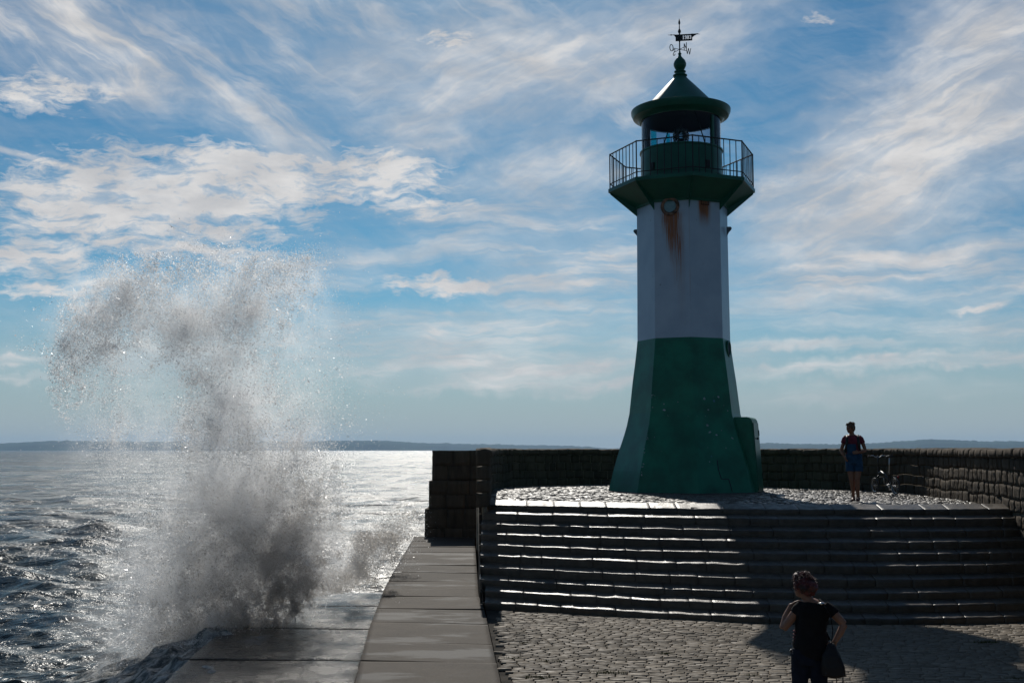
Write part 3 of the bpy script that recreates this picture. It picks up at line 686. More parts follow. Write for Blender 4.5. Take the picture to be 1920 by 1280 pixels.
# ------------------------------------------------------------------ lighthouse
LX, LY = 4.75, 31.3; VA = R(8.63)
lh = empty('lighthouse', (LX, LY, 0)); tag(lh, 'tall octagonal lighthouse with flared green base, white shaft and green lantern gallery', 'lighthouse')
HP = [(2.16, -.12), (2.11, .05), (2.04, .30), (1.98, .55), (1.89, .85), (1.815, 1.11), (1.68, 1.50), (1.60, 1.77), (1.527, 2.10), (1.475, 2.55), (1.425, 2.99), (1.36, 3.45), (1.31, 3.85), (1.285, 4.10)]
hz = [p[1] for p in HP] + [7.9]; hr_ = [p[0] for p in HP] + [1.262]
def rad_at(z): return float(np.interp(z, hz, hr_))
def onface(a, t, z, out=0.0):      # point on the flat face whose normal looks to angle a
    ap = rad_at(z) * math.cos(R(22.5)) + out
    return Vector((math.sin(a) * ap + math.cos(a) * t, -math.cos(a) * ap + math.sin(a) * t, z))
def shaftbuild(t, b, co):
    x, y, z = xyz(t, co)
    wv = vec(t, x * 6, y * 6, z * .5)
    nz = noise(t, wv, 1.0, 5, .65); nf = noise(t, vec(t, x * 28, y * 28, z * 1.2), 1.0, 4, .6)
    t1 = x * .924 - y * .383 + (nz - .5) * .10
    left = x.sm(.03, -.02)
    xc = z.sm(7.5, 6.0, -.0, .12)
    wid = z.sm(7.6, 5.4, .33, .15)
    d1 = ((t1 - xc).abs() / wid).sm(1.25, .25)
    f1 = z.sm(4.9, 7.2, 0, 1) * z.sm(7.62, 7.42)
    str1 = d1 * f1.pow(1.6) * (nf.sm(.38, .64) * .85 + .2) * left
    core1 = ((t1 - xc).abs() / wid).sm(.7, .0) * z.sm(6.3, 7.3) * z.sm(7.62, 7.5) * left
    faint = ((t1 - .25).abs()).sm(.17, .03) * z.sm(4.0, 6.5) * z.sm(7.0, 6.4) * .28 * (nf.sm(.3, .7) * .6 + .4) * left
    t2 = x * .924 + y * .383 + (nz - .5) * .05
    fr = y.sm(-.3, -.5)
    d2 = ((t2 + .01).abs() / .22).sm(1.1, .3) * z.sm(7.0, 7.75) * z.sm(7.86, 7.78) * x.sm(-.02, .03) * fr * (nf.sm(.25, .7) * .5 + .5)
    seam = x.abs().sm(.03, .0) * z.sm(4.1, 6) * .25 * nf.sm(.4, .7) * fr
    rust = (str1 * 1.5 + core1 * .5 + faint + d2 * 1.7 + seam).min(.95)
    blot = noise(t, vec(t, x * 3, y * 3, z * 2), 2.2, 6, .7).sm(.64, .69) * .6
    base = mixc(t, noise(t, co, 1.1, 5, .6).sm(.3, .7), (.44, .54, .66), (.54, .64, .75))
    base = mixc(t, blot * noise(t, co, .9, 2, .5).sm(.5, .58), base, (.09, .10, .10))
    c = mixc(t, rust, base, mixc(t, nf.sm(.3, .7), (.22, .062, .018), (.42, .15, .045)))
    t.links.new(c, b.inputs['Base Color']); t.links.new((rust * .4 + .38).k, b.inputs['Roughness'])
M['white_shaft'] = mat('white paint with rust runs', (.6, .63, .66), .4, .4, bump=.002, bscale=7, build=shaftbuild)
def flat8(prof, name, m, bev=True, parent=lh):
    mb = MB().lathe(prof, 8, 0.0); o = mb.build(name, m, parent); return o
o = flat8(HP, 'green_base', M['green_hull']); o.data.polygons.foreach_set('use_smooth', [False] * len(o.data.polygons))
flat8([(1.283, 4.10), (1.272, 5.5), (1.264, 7.0), (1.262, 7.83)], 'white_shaft', M['white_shaft'])
flat8([(1.274, 7.80), (1.30, 7.795), (1.32, 7.86), (2.03, 8.275), (2.055, 8.275), (2.055, 8.375), (1.0, 8.378)], 'gallery_deck', M['green'])
for k in range(8):
    a = 2 * math.pi * k / 8
    MB().plate([(1.262, 7.90), (2.0, 8.268), (2.0, 8.225), (1.262, 7.60)], .018, lambda p, q, w, a=a: (math.sin(a) * p + math.cos(a) * w, -math.cos(a) * p + math.sin(a) * w, q)).build('bracket_rib', M['green'], lh)
# gallery railing
rl = MB(); rl2 = MB(); RR_ = 2.005
vt = [Vector((RR_ * math.sin(math.pi * k / 4), -RR_ * math.cos(math.pi * k / 4), 0)) for k in range(8)]
for k in range(8):
    a, b = vt[k], vt[(k + 1) % 8]
    for z, rr, q_ in ((9.36, .019, rl), (8.52, .014, rl2)): q_.tube([a + Vector((0, 0, z)), b + Vector((0, 0, z))], rr, 6)
rail = rl.build('railing', M['dark_metal'], lh); rl2.build('lower_rail', M['dark_metal'], rail)
bm_ = MB().tube([(0, 0, 8.37), (0, 0, 9.36)], .0125, 6).build('baluster', M['dark_metal'], rail)
pm_ = MB().tube([(0, 0, 8.37), (0, 0, 9.38)], .019, 6).build('post', M['dark_metal'], rail)
first = [True, True]
for k in range(8):
    a, b = vt[k], vt[(k + 1) % 8]
    o = pm_ if k == 0 else pm_.copy()
    if k: COL.objects.link(o); o.parent = rail
    o.location = a
    for q in range(1, 8):
        o = bm_ if first[0] else bm_.copy()
        if not first[0]: COL.objects.link(o); o.parent = rail
        first[0] = False; o.location = a.lerp(b, q / 8)
# lantern room
lw = MB().lathe([(1.20, 8.37), (1.20, 8.43), (1.135, 8.45), (1.13, 8.66), (1.145, 8.665), (1.145, 8.69), (1.13, 8.695), (1.13, 9.38), (1.16, 9.39), (1.16, 9.43), (1.09, 9.435), (1.05, 9.35), (1.05, 8.4)], 64).build('lantern_wall', M['green'], lh, True, auto=35)
for a in (-52, 30):
    r0 = Matrix.Rotation(R(a), 3, 'Z'); c = Vector((1.14 * math.sin(R(a)), -1.14 * math.cos(R(a)), 8.86))
    MB().box(c, (.13, .05, .2), r0, .01).build('vent', M['dark_metal'], lw)
# glass
def glassmat(name, tint, refl, rough=.03):
    m = bpy.data.materials.new(name); m.use_nodes = True; t = m.node_tree; t.nodes.clear()
    a = t.nodes.new('ShaderNodeBsdfTransparent'); a.inputs[0].default_value = (*tint, 1)
    g = t.nodes.new('ShaderNodeBsdfGlossy'); g.inputs['Roughness'].default_value = rough; g.inputs[0].default_value = (.9, .9, .9, 1)
    l = t.nodes.new('ShaderNodeLayerWeight'); l.inputs[0].default_value = refl
    x = t.nodes.new('ShaderNodeMixShader'); t.links.new(l.outputs['Fresnel'], x.inputs[0]); t.links.new(a.outputs[0], x.inputs[1]); t.links.new(g.outputs[0], x.inputs[2])
    o = t.nodes.new('ShaderNodeOutputMaterial'); t.links.new(x.outputs[0], o.inputs[0]); return m
M['glass'] = glassmat('lantern glass', (.60, .66, .72), .2)
M['teal'] = glassmat('teal filter glass', (.05, .66, .66), .05)
M['lens'] = glassmat('lens glass', (.75, .85, .88), .55, .1)
gl = MB().lathe([(1.10, 9.43), (1.10, 10.34)], 64).build('lantern_glass', M['glass'], lh, True)
for k in range(8):
    a = R(-62 + 45 * k); sgn = 1 if k % 2 else -1; pts = [(1.085 * math.sin(a + sgn * R(17) * q), -1.085 * math.cos(a + sgn * R(17) * q), 9.43 + .90 * q) for q in np.linspace(0, 1, 7)]
    MB().tube(pts, .016, 6).build('glazing_bar', M['dark_metal'], gl)
for a, w in ((42, .085),):
    MB().box(Vector((1.095 * math.sin(R(a)), -1.095 * math.cos(R(a)), 9.28)), (w, .09, 1.95), Matrix.Rotation(R(a), 3, 'Z'), .006).build('mullion', M['green'], gl)
# roof: eave gutter with a row of drain holes, cone, ball
rf = MB().lathe([(1.10, 10.30), (1.15, 10.30), (1.18, 10.335)], 96)
rf.lathe([(1.21, 10.355), (1.26, 10.385), (1.33, 10.41), (1.385, 10.53), (1.39, 10.60), (1.375, 10.605), (1.35, 10.56), (1.26, 10.38)], 96)
bm = rf.bm; nH = 96
for k in range(nH):
    a0 = 2 * math.pi * k / nH; a1 = a0 + 2 * math.pi / nH * .55
    P = [bm.verts.new((r_ * math.sin(a), -r_ * math.cos(a), z)) for r_, z, a in ((1.18, 10.335, a0), (1.18, 10.335, a1), (1.21, 10.355, a1), (1.21, 10.355, a0))]; bm.faces.new(P)
roof = rf.build('roof', M['green'], lh, True, auto=40)
MB().lathe([(1.12, 10.32), (1.24, 10.44), (1.14, 10.50), (1.0, 10.68), (.80, 10.91), (.60, 11.13), (.40, 11.345), (.25, 11.50), (.18, 11.58), (.165, 11.62)], 72).build('cone', mat('roof paint', (.01, .13, .09), .45, .4, var=.15, vscale=3), roof, True, auto=40)
MB().lathe([(1.12, 10.33), (.6, 10.45), (.0, 10.5)], 48).build('ceiling', M['ceiling'], roof, True)
MB().lathe([(.16, 11.6), (.2, 11.625), (.2, 11.65), (.13, 11.68), (.13, 11.72), (.165, 11.735), (.165, 11.76), (.10, 11.79), (.135, 11.83), (.175, 11.92), (.18, 11.98), (.15, 12.07), (.09, 12.14), (.05, 12.19), (.035, 12.24), (.05, 12.26), (.05, 12.28), (.028, 12.30), (.024, 12.34)], 32).build('finial', M['green'], roof, True, auto=50)
# weather vane
wv = MB(); wv.tube([(0, 0, 12.3), (0, 0, 12.5), (0, 0, 12.68)], .018, 8)
wv.lathe([(.02, 12.62), (.035, 12.66), (.02, 12.70), (.02, 12.86), (.045, 12.91), (.04, 12.95), (.015, 13.0), (.012, 13.12), (.03, 13.16), (.028, 13.2), (.004, 13.30)], 12)
vane = wv.build('weather_vane', M['dark_metal'], roof, True, auto=40)
ca, sa = math.cos(-VA), math.sin(-VA)
def vpos(a, b, w): return (a * ca - w * sa, a * sa + w * ca, b)
GLY = {'1': ['0011000', '0111000', '0011000', '0011000', '0011000', '0011000', '0011000', '0011000', '0111100'],
       '9': ['0111100', '1100110', '1100110', '1100110', '0111110', '0000110', '0000110', '1100110', '0111100'],
       '0': ['0111100', '1100110', '1100110', '1100110', '1100110', '1100110', '1100110', '1100110', '0111100'],
       '3': ['0111100', '1100110', '0000110', '0000110', '0011100', '0000110', '0000110', '1100110', '0111100']}
bits = [''.join(GLY[c][r] + '0' for c in '1903') for r in range(9)]
cw, ch = .0081, .0122; gx0, gz1 = .083, 12.80          # digits are real holes cut through the plate
def solid(a, z):
    i = int((a - gx0) / cw); j = int((gz1 - z) / ch)
    return not (0 <= i < 32 and 0 <= j < 9 and a >= gx0 and z <= gz1 and bits[j][i] == '1')
mb = MB(); bmv = mb.bm; cache = {}
def vv(a, z, w):
    k = (round(a, 4), round(z, 4), w)
    if k not in cache: cache[k] = bmv.verts.new(vpos(a, z, w))
    return cache[k]
ncol, nrow = 60, 16; zT = 12.842
for i in range(-38, ncol):
    for j in range(nrow):
        a0 = gx0 + i * cw; z1 = gz1 + 3 * ch - j * ch; am = a0 + cw / 2; zm = z1 - ch / 2; rel = (zT - zm) / (nrow * ch)
        xl_ = -.115 - .07 * max(0, 1 - rel * 2.4) ** 1.5; xr_ = .355 + .20 * max(0, 1 - rel * 1.35) ** 2
        if not (xl_ < am < xr_) or not solid(am, zm): continue
        for w in (-.004, .004): bmv.faces.new([vv(a, z, w) for a, z in ((a0, z1), (a0 + cw, z1), (a0 + cw, z1 - ch), (a0, z1 - ch))])
mb.build('year_plate', M['dark_metal'], vane)
MB().tube([vpos(-.12, 12.83, 0), vpos(-.33, 12.838, 0)], [.012, .004], 6).tube([vpos(-.25, 12.835, 0), vpos(-.22, 12.835, 0)], [.02, .02], 6).build('pointer', M['dark_metal'], vane); MB().tube([vpos(.34, 12.825, 0), vpos(.575, 12.815, 0)], [.018, .003], 6).build('tail', M['dark_metal'], vane)
nd = Vector((.19, -.27)).normalized() * .30; wd = Vector((.28, .2)).normalized() * .30
def rot2(v): return Vector((v.x * ca - v.y * sa, v.x * sa + v.y * ca))
nd, wd = rot2(nd), rot2(wd)
LET = {'N': [[(0, 0), (0, 1)], [(0, 1), (.62, 0)], [(.62, 0), (.62, 1.0)]], 'W': [[(0, 1), (.26, 0)], [(.26, 0), (.48, .95)], [(.48, .95), (.72, 0)], [(.72, 0), (.98, 1)]],
       'O': [[(.35 + .33 * math.cos(t), .5 + .5 * math.sin(t)) for t in np.linspace(0, 2 * math.pi, 21)]],
       'S': [[(.6, .82), (.5, .97), (.3, 1.0), (.1, .88), (.06, .7), (.2, .56), (.42, .46), (.58, .32), (.56, .14), (.38, .01), (.16, .02), (.02, .18)]]}
for ch_, dr in (('N', nd), ('S', -nd), ('O', -wd), ('W', wd)):
    d = dr.normalized(); mb = MB(); L0 = .22; zc = 12.40
    mb.tube([(0, 0, zc), (d.x * (L0 + .02), d.y * (L0 + .02), zc)], .008, 6)
    for st_ in LET[ch_]:
        mb.tube([(d.x * (L0 + p * .17), d.y * (L0 + p * .17), zc - .09 + q * .185) for p, q in st_], .0115 if ch_ not in 'W' else .0105, 6)
    mb.build('compass_letter', M['dark_metal'], vane)
# lens inside the lantern
ln = MB(); ln.lathe([(.3, 9.3), (.3, 9.36), (.12, 9.4), (.12, 9.62), (.2, 9.66)], 24); stand = ln.build('lamp_stand', M['dark_metal'], lh, True, auto=40)
mb = MB()
for z, r_ in ((9.70, .17), (9.76, .2), (9.82, .215), (9.88, .22), (9.94, .215), (10.0, .19), (10.05, .15), (10.09, .1)): mb.ring((0, 0, z), r_, .017, n=32, m=6)
mb.ell((0, 0, 9.88), (.12, .12, .16)); mb.build('lens', M['lens'], stand, True)
for x in (-.19, .19): MB().tube([(x, -.1, 9.4), (x * .9, -.1, 10.15)], .012, 6).tube([(x, .1, 9.4), (x * .9, .1, 10.15)], .012, 6).build('lens_frame', M['dark_metal'], stand)
for lat, w, rr in ((-.78, .15, .92), (-.37, .11, .92)):
    a = math.asin(lat / rr) + VA * -1 + math.pi; a = math.pi - (math.asin(lat / rr)) - VA * 1.0
    a = math.pi - math.asin(lat / rr) - VA
    pts = [a + dd for dd in np.linspace(-w / rr / abs(math.cos(math.asin(lat / rr))) / 2, w / rr / abs(math.cos(math.asin(lat / rr))) / 2, 5)]
    mb = MB(); rows = [[mb.bm.verts.new((rr * math.sin(q), -rr * math.cos(q), z)) for q in pts] for z in (9.6, 10.22)]
    for i in range(4): mb.bm.faces.new((rows[0][i], rows[0][i + 1], rows[1][i + 1], rows[1][i]))
    mb.build('colour_filter', M['teal'], stand)
# porthole, ladder hoop, lugs
fa = R(-22.5); c = onface(fa, -.035, 7.66, .0); nrm = Vector((math.sin(fa), -math.cos(fa), 0))
ph = MB().ring(c + nrm * .02, .215, .045, nrm, 36, 8).ring(c + nrm * .035, .185, .02, nrm, 36, 6).build('porthole', mat('rusted frame', (.22, .13, .09), .8, .3, var=.7, vscale=9, bump=.004, bscale=30), lh, True)
mb = MB(); q = Vector((0, 0, 1)).rotation_difference(nrm); vs = [mb.bm.verts.new(c + nrm * .012 + q @ Vector((.18 * math.cos(t), .18 * math.sin(t), 0))) for t in np.linspace(0, 2 * math.pi, 33)[:-1]]; mb.bm.faces.new(vs)
mb.build('pane', mat('old pane', (.22, .36, .38), .25, .6, var=.2, vscale=6), ph)
f2 = R(22.5); A_ = onface(f2, -.115, 7.92, .03); B_ = onface(f2, -.115, 7.70, .03); C_ = onface(f2, .115, 7.70, .03); D_ = onface(f2, .115, 7.92, .03)
MB().tube([A_, B_], .012, 6).tube([B_, C_], .016, 6).tube([C_, D_], .012, 6).build('rung_hoop', M['rust'], lh)
for a in (-90 - 8.63 + 4, 90 - 8.63 - 4):
    a = R(a); rr = 1.262 * (.985); out = Vector((math.sin(a), -math.cos(a), 0)); ang = 1 if a > 0 else -1
    o = MB().plate([(rr - .03, 6.98), (rr + .035, 7.10), (rr + .10, 7.17), (rr + .115, 7.215), (rr + .09, 7.25), (rr + .05, 7.255), (rr - .03, 7.255)], .03, lambda p, q, w, a=a: (math.sin(a) * p + math.cos(a) * w, -math.cos(a) * p + math.sin(a) * w, q)).build('lifting_lug', M['lugmetal'], lh)
# side porthole on the right face at the colour boundary
f3 = R(67.5); c = onface(f3, .05, 3.86, .0); nrm = Vector((math.sin(f3), -math.cos(f3), 0))
p2 = MB().ring(c + nrm * .015, .20, .035, nrm, 36, 8).build('porthole', M['green'], lh, True)
mb = MB(); q = Vector((0, 0, 1)).rotation_difference(nrm); vs = [mb.bm.verts.new(c + nrm * .02 + q @ Vector((.18 * math.cos(t), .18 * math.sin(t), 0))) for t in np.linspace(0, 2 * math.pi, 33)[:-1]]; mb.bm.faces.new(vs)
mb.build('pane', M['ceiling'], p2)
# entrance porch
fp = R(67.5); ox, oy = Vector((math.sin(fp), -math.cos(fp), 0)), Vector((math.cos(fp), math.sin(fp), 0))
def pp(o_, t, z): return ox * o_ + oy * t + Vector((0, 0, z))
mb = MB(); w = .42; P0 = [(1.0, 0), (2.02, 0), (1.90, 1.93), (1.80, 1.99), (1.0, 1.99)]
A = [mb.bm.verts.new(pp(a, -w, z)) for a, z in P0]; B = [mb.bm.verts.new(pp(a, w, z)) for a, z in P0]
mb.bm.faces.new(A); mb.bm.faces.new(B[::-1])
for i in range(5): mb.bm.faces.new((A[i], B[i], B[(i + 1) % 5], A[(i + 1) % 5]))
bmesh.ops.recalc_face_normals(mb.bm, faces=mb.bm.faces)
bmesh.ops.bevel(mb.bm, geom=[e for e in mb.bm.edges], offset=.025, segments=2, affect='EDGES')
porch = mb.build('porch', M['green_hull'], lh)
mb = MB(); Q = [(-.34, .06), (.34, .06), (.34, 1.84), (-.34, 1.84)]
def dpos(t, z, k=0): return pp(2.02 - .12 * z / 1.93 + .012 + k, t, z)
mb.plate(Q, .03, lambda a, b, w_: dpos(a, b, w_)); door = mb.build('door', M['green'], porch)
MB().tube([dpos(-.26, 1.42, .0), dpos(-.26, 1.42, .07)], .014, 6).ell(dpos(-.26, 1.42, .08), (.03, .03, .03), seg=10).build('handle', M['dark_metal'], door)
MB().tube([dpos(.3, 1.5, .02), dpos(.3, 1.65, .02)], .014, 6).build('hinge', M['dark_metal'], door); MB().tube([dpos(.3, .35, .02), dpos(.3, .5, .02)], .014, 6).build('hinge', M['dark_metal'], door)
MB().lathe([(2.2, -.1), (2.2, -.01), (2.14, .015), (2.0, .016)], 8).build('foundation', M['outer_concrete'], lh)
# worn stickers and chipped paint on the base
stick = [(1246, 768, .10, .05, 'w'), (1319, 747, .085, .085, 'g'), (1337, 751, .07, .07, 'b'), (1345, 743, .07, .05, 'w'), (1326, 768, .06, .05, 'g'), (1324, 797, .08, .08, 'g'), (1328, 810, .09, .05, 'g'), (1340, 815, .06, .05, 'w'), (1369, 821, .08, .04, 'g'), (1330, 855, .04, .04, 'b')]
sm_ = {'w': mat('faded sticker', (.42, .48, .54), .6), 'g': mat('torn sticker', (.26, .36, .36), .7, var=.5, vscale=40), 'b': mat('blue sticker', (.05, .20, .28), .5)}
def face_tz(px, py):
    z = CZ + (1.0) * math.tan(TH + math.atan((640 - py) / F)) * (LY - rad_at(2) * .9)
    lat = (px - 1283.5) / 70.0; ap = rad_at(z) * math.cos(R(22.5))
    if px > 1299: return f2, (lat - ap * math.sin(f2 + VA)) / math.cos(f2 + VA), z
    return fa, (lat - ap * math.sin(fa + VA)) / math.cos(fa + VA), z
for i, (px, py, w, h, c) in enumerate(stick):
    a, t, z = face_tz(px, py); r0 = random.uniform(-.7, .7); pts = []
    for k in range(6):
        th = k / 6 * 2 * math.pi + .4; s_ = random.uniform(.75, 1.1); p, q = math.cos(th) * w / 1.9 * s_, math.sin(th) * h / 1.9 * s_
        pts.append((p * math.cos(r0) - q * math.sin(r0), p * math.sin(r0) + q * math.cos(r0)))
    MB().plate(pts, .003, lambda A, B, W_: tuple(onface(a, t + A, z + B, .004 + W_))).build('sticker', sm_[c], lh)
mb = MB(); cr = [onface(*[face_tz(px, py)[k] for k in (0, 1, 2)], .002) for px, py in ((1340, 862), (1342, 880), (1347, 897), (1360, 897), (1363, 908), (1366, 921))]
mb.tube(cr, .012, 5).build('seam', M['ceiling'], lh)
chips = MB(); g = random.Random(5)
for _ in range(46):
    if g.random() < .5: a, t, z = fa, -rad_at(1.2) * .765 * .5 * g.uniform(.9, 1.0), g.uniform(.3, 2.6); t = -rad_at(z) * math.sin(R(22.5)) * g.uniform(.9, 1.0)
    else: a = g.choice((fa, f2)); z = g.uniform(.4, 2.6); t = g.uniform(-.9, .9) * rad_at(z) * .38
    s_ = g.uniform(.006, .02)
    chips.plate([(s_ * math.cos(k) * g.uniform(.6, 1.2), s_ * math.sin(k) * g.uniform(.6, 1.6)) for k in (0, 1.3, 2.6, 3.8, 5.1)], .002, lambda A, B, W_, a=a, t=t, z=z: tuple(onface(a, t + A, z + B, .003 + W_)))
tag(chips.build('paint_chips', sm_['g'], lh), kind='stuff')

# ------------------------------------------------------------------ people
def hand(mb, wrist, d, up, size=1.0, curl=.5, thumb=1):
    d = Vector(d).normalized(); up = Vector(up); up = (up - d * up.dot(d)).normalized(); sd_ = d.cross(up) * thumb
    w = Vector(wrist); pl = .085 * size
    mb.tube([w, w + d * pl * .4, w + d * pl], [(.022 * size, .026 * size), (.020 * size, .036 * size), (.014 * size, .036 * size)], 10) if 0 else None
    for q in np.linspace(-1, 1, 4):
        b = w + sd_ * q * .027 * size * .5
        k = w + d * pl + sd_ * q * .030 * size
        mb.tube([b, (b + k) / 2 + up * .003, k], [.014 * size, .014 * size, .0115 * size], 8)
        L = (.070 - .011 * abs(q + .2)) * size; p = k; dd = d.copy(); pts = [k]
        for j in range(3):
            dd = (dd * math.cos(curl * .9) - up * math.sin(curl * .9)).normalized(); p = p + dd * L * (.45, .32, .23)[j]; pts.append(p)
        mb.tube(pts, [.0095 * size, .009 * size, .008 * size, .006 * size], 8)
    t0 = w + d * pl * .25 - sd_ * .022 * size; t1 = t0 + (d * .6 - sd_ * .75 - up * .25).normalized() * .038 * size; t2 = t1 + (d * .85 - sd_ * .1 - up * .3).normalized() * .03 * size
    mb.tube([t0, t1, t2], [.014 * size, .011 * size, .0075 * size], 8)
skin = mat('skin', (.27, .135, .085), .5, .35, var=.12, vscale=12)
skin_d = mat('tanned skin', (.26, .12, .07), .5, .35, var=.12, vscale=12)
def hair_post(seed, amp, f):
    def p(c, n): 
        h = fbm(c[:, 0] * f, c[:, 1] * f, c[:, 2] * f, 4, seed) - .42
        return c + n * (h * amp)[:, None]
    return p
def cloth_post(seed, amp, f=9):
    def p(c, n):
        h = fbm(c[:, 0] * f, c[:, 1] * f, c[:, 2] * f * .55, 3, seed) - .5
        return c + n * (h * amp)[:, None]
    return p
def head(mb, c, yaw, pitch=0, s=1.0, neck=None):
    q = Matrix.Rotation(yaw, 3, 'Z') @ Matrix.Rotation(pitch, 3, 'X'); c = Vector(c)
    def P(x, y, z): return c + q @ Vector((x * s, y * s, z * s))
    mb.ell(P(0, .005, .02), (.073 * s, .092 * s, .092 * s), q); mb.ell(P(0, -.025, -.045), (.055 * s, .062 * s, .062 * s), q)
    mb.ell(P(0, -.055, -.085), (.026 * s, .024 * s, .020 * s), q)          # chin
    mb.tube([P(0, -.085, .018), P(0, -.104, -.012), P(0, -.088, -.026)], [.009 * s, .0135 * s, .010 * s], 8)   # nose
    mb.ell(P(-.0, -.078, .032), (.05 * s, .016 * s, .010 * s), q)        # brow
    mb.tube([P(-.02, -.084, -.052), P(0, -.091, -.05), P(.02, -.084, -.052)], [.005 * s, .008 * s, .005 * s], 6)   # lips
    for e in (-1, 1):
        mb.ell(P(e * .076, .01, -.005), (.010 * s, .020 * s, .030 * s), q); mb.ell(P(e * .035, -.062, -.018), (.022 * s, .022 * s, .02 * s), q)
    if neck: mb.tube([P(0, .015, -.04), Vector(neck)], [.052 * s, .056 * s], 14)
    return P, q
def eyes(P, q, s, parent):
    for e in (-1, 1): MB().ell(P(e * .030, -.079, .012), (.011 * s, .007 * s, .007 * s), q, 10).build('eye', M['ceiling'], parent, True)

def face_cam(x, y): return -math.atan2(x, y)
# woman on the platform, walking this way and looking aside
wx0, wy0 = 7.46, 24.96
p1 = empty('person', (wx0, wy0, .012), face_cam(wx0, wy0))
tag(p1, 'short-haired woman in pink top and blue denim shorts walking across the platform', 'person')
mb = MB()
mb.loft([(.0, 0, .80, .10, .09), (.0, 0, .84, .155, .115), (.0, 0, .92, .168, .125), (0, 0, 1.0, .155, .115), (-.005, 0, 1.10, .137, .10), (-.01, 0, 1.20, .148, .105), (-.01, 0, 1.30, .160, .11), (-.015, 0, 1.37, .158, .09), (-.02, .0, 1.42, .11, .07), (-.025, 0, 1.45, .055, .05)])
mb.tube([(-.08, 0, .86), (-.075, -.02, .66), (-.055, -.045, .47), (-.045, -.02, .36), (-.035, .02, .20), (-.032, .04, .09)], [.088, .077, .055, .052, .038, .032], 14)
mb.tube([(.085, 0, .86), (.08, -.03, .66), (.060, -.09, .47), (.060, -.075, .36), (.064, -.05, .20), (.066, -.035, .09)], [.088, .077, .055, .052, .038, .032], 14)
for fx, fy in ((-.035, .05), (.068, -.03)): mb.tube([(fx, fy + .03, .05), (fx - .005, fy - .06, .045), (fx - .012, fy - .15, .028)], [.035, .034, .024], 10)
mb.tube([(-.145, 0, 1.375), (-.18, .01, 1.34), (-.215, .02, 1.23), (-.262, .03, 1.09)], [.05, .05, .043, .036], 12); mb.tube([(-.262, .03, 1.09), (-.235, -.02, 1.03), (-.195, -.07, .965)], [.037, .034, .024], 12)
hand(mb, (-.195, -.07, .965), (.35, -.5, -.8), (-1, 0, .2), .95, .3, 1)
mb.tube([(.12, 0, 1.375), (.155, .01, 1.345), (.205, .01, 1.23), (.245, 0, 1.10)], [.05, .05, .043, .036], 12); mb.tube([(.245, 0, 1.10), (.19, -.09, 1.075), (.11, -.15, 1.055)], [.037, .034, .025], 12)
hand(mb, (.11, -.15, 1.055), (-1, -.12, -.02), (0, -1, .2), .95, .35, -1)
P, q = head(mb, (-.055, -.01, 1.575), R(-38), 0, .98, (-.02, .005, 1.42))
b1 = mb.body('body', skin_d, p1, .007, 4)
eyes(P, q, .98, b1)
mb = MB(); mb.ell(P(0, .018, .035), (.083, .098, .088), q); mb.ell(P(0, .05, -.005), (.074, .062, .08), q); mb.ell(P(-.01, -.045, .085), (.055, .045, .035), q)
for i in range(26):
    th = random.uniform(0, 6.28); el = random.uniform(.15, 1.4); c = Vector((math.cos(th) * math.cos(el) * .08, math.sin(th) * math.cos(el) * .09 + .02, math.sin(el) * .088 + .035))
    mb.tube([P(*c), P(*(c * 1.12 + Vector((random.uniform(-.02, .02), random.uniform(-.02, .02), .005)))), P(*(c * 1.18 + Vector((random.uniform(-.04, .04), random.uniform(-.03, .03), -.012))))], [.014, .010, .003], 6)
mb.body('hair', mat('light brown hair', (.10, .055, .028), .6, .4, var=.4, vscale=40), p1, .006, 1, hair_post(3, .035, 40))
mb = MB(); mb.loft([(0, 0, .98, .165, .125), (-.005, 0, 1.08, .152, .115), (-.01, -.005, 1.20, .162, .122), (-.01, -.005, 1.30, .172, .122), (-.015, 0, 1.375, .165, .10), (-.02, 0, 1.42, .10, .072)])
mb.tube([(-.13, 0, 1.38), (-.18, .01, 1.345), (-.212, .02, 1.25)], [.062, .062, .062], 12); mb.tube([(.11, 0, 1.38), (.155, .01, 1.345), (.196, .01, 1.25)], [.062, .062, .062], 12)
mb.body('top', mat('pink red shirt', (.16, .028, .045), .85, .2, var=.3, vscale=9), p1, .008, 3, cloth_post(4, .018))
mb = MB(); mb.loft([(0, 0, .80, .16, .12), (.0, 0, .86, .178, .135), (.0, 0, .93, .182, .138), (.0, 0, 1.02, .168, .128)])
mb.tube([(-.085, 0, .86), (-.085, -.02, .64)], [.098, .096], 14); mb.tube([(.09, 0, .86), (.09, -.03, .64)], [.098, .098], 14)
sh = mb.body('shorts', mat('denim', (.02, .062, .12), .85, .2, var=.25, vscale=14), p1, .008, 3, cloth_post(6, .020))
mb = MB(); mb.loft([(-.03, -.100, 1.00, .105, .040), (-.035, -.118, 1.10, .10, .022), (-.04, -.118, 1.20, .095, .022), (-.04, -.112, 1.235, .09, .02)]); mb.body('bib', sh.data.materials[0], p1, .007, 2)
for fx, fy in ((-.035, .05), (.068, -.03)):
    MB().tube([(fx + .002, fy + .045, .045), (fx - .005, fy - .05, .04), (fx - .014, fy - .165, .022)], [(.044, .046), (.044, .04), (.03, .022)], 12).tube([(fx, fy + .035, .05), (fx, fy + .03, .11)], [.042, .038], 12).body('shoe', mat('dark red shoe', (.06, .018, .015), .7), p1, .006, 2)
bk = empty('backpack', (wx0, wy0, 0), face_cam(wx0, wy0)); tag(bk, 'dark backpack with shoulder straps worn by the woman on the platform', 'backpack')
mb = MB(); mb.loft([(-.01, .19, 1.0, .12, .06), (-.01, .20, 1.05, .145, .085), (-.01, .20, 1.25, .14, .085), (-.01, .18, 1.38, .11, .06)]); mb.body('pack', mat('dark nylon', (.02, .015, .02), .7, .3), bk, .01, 3)
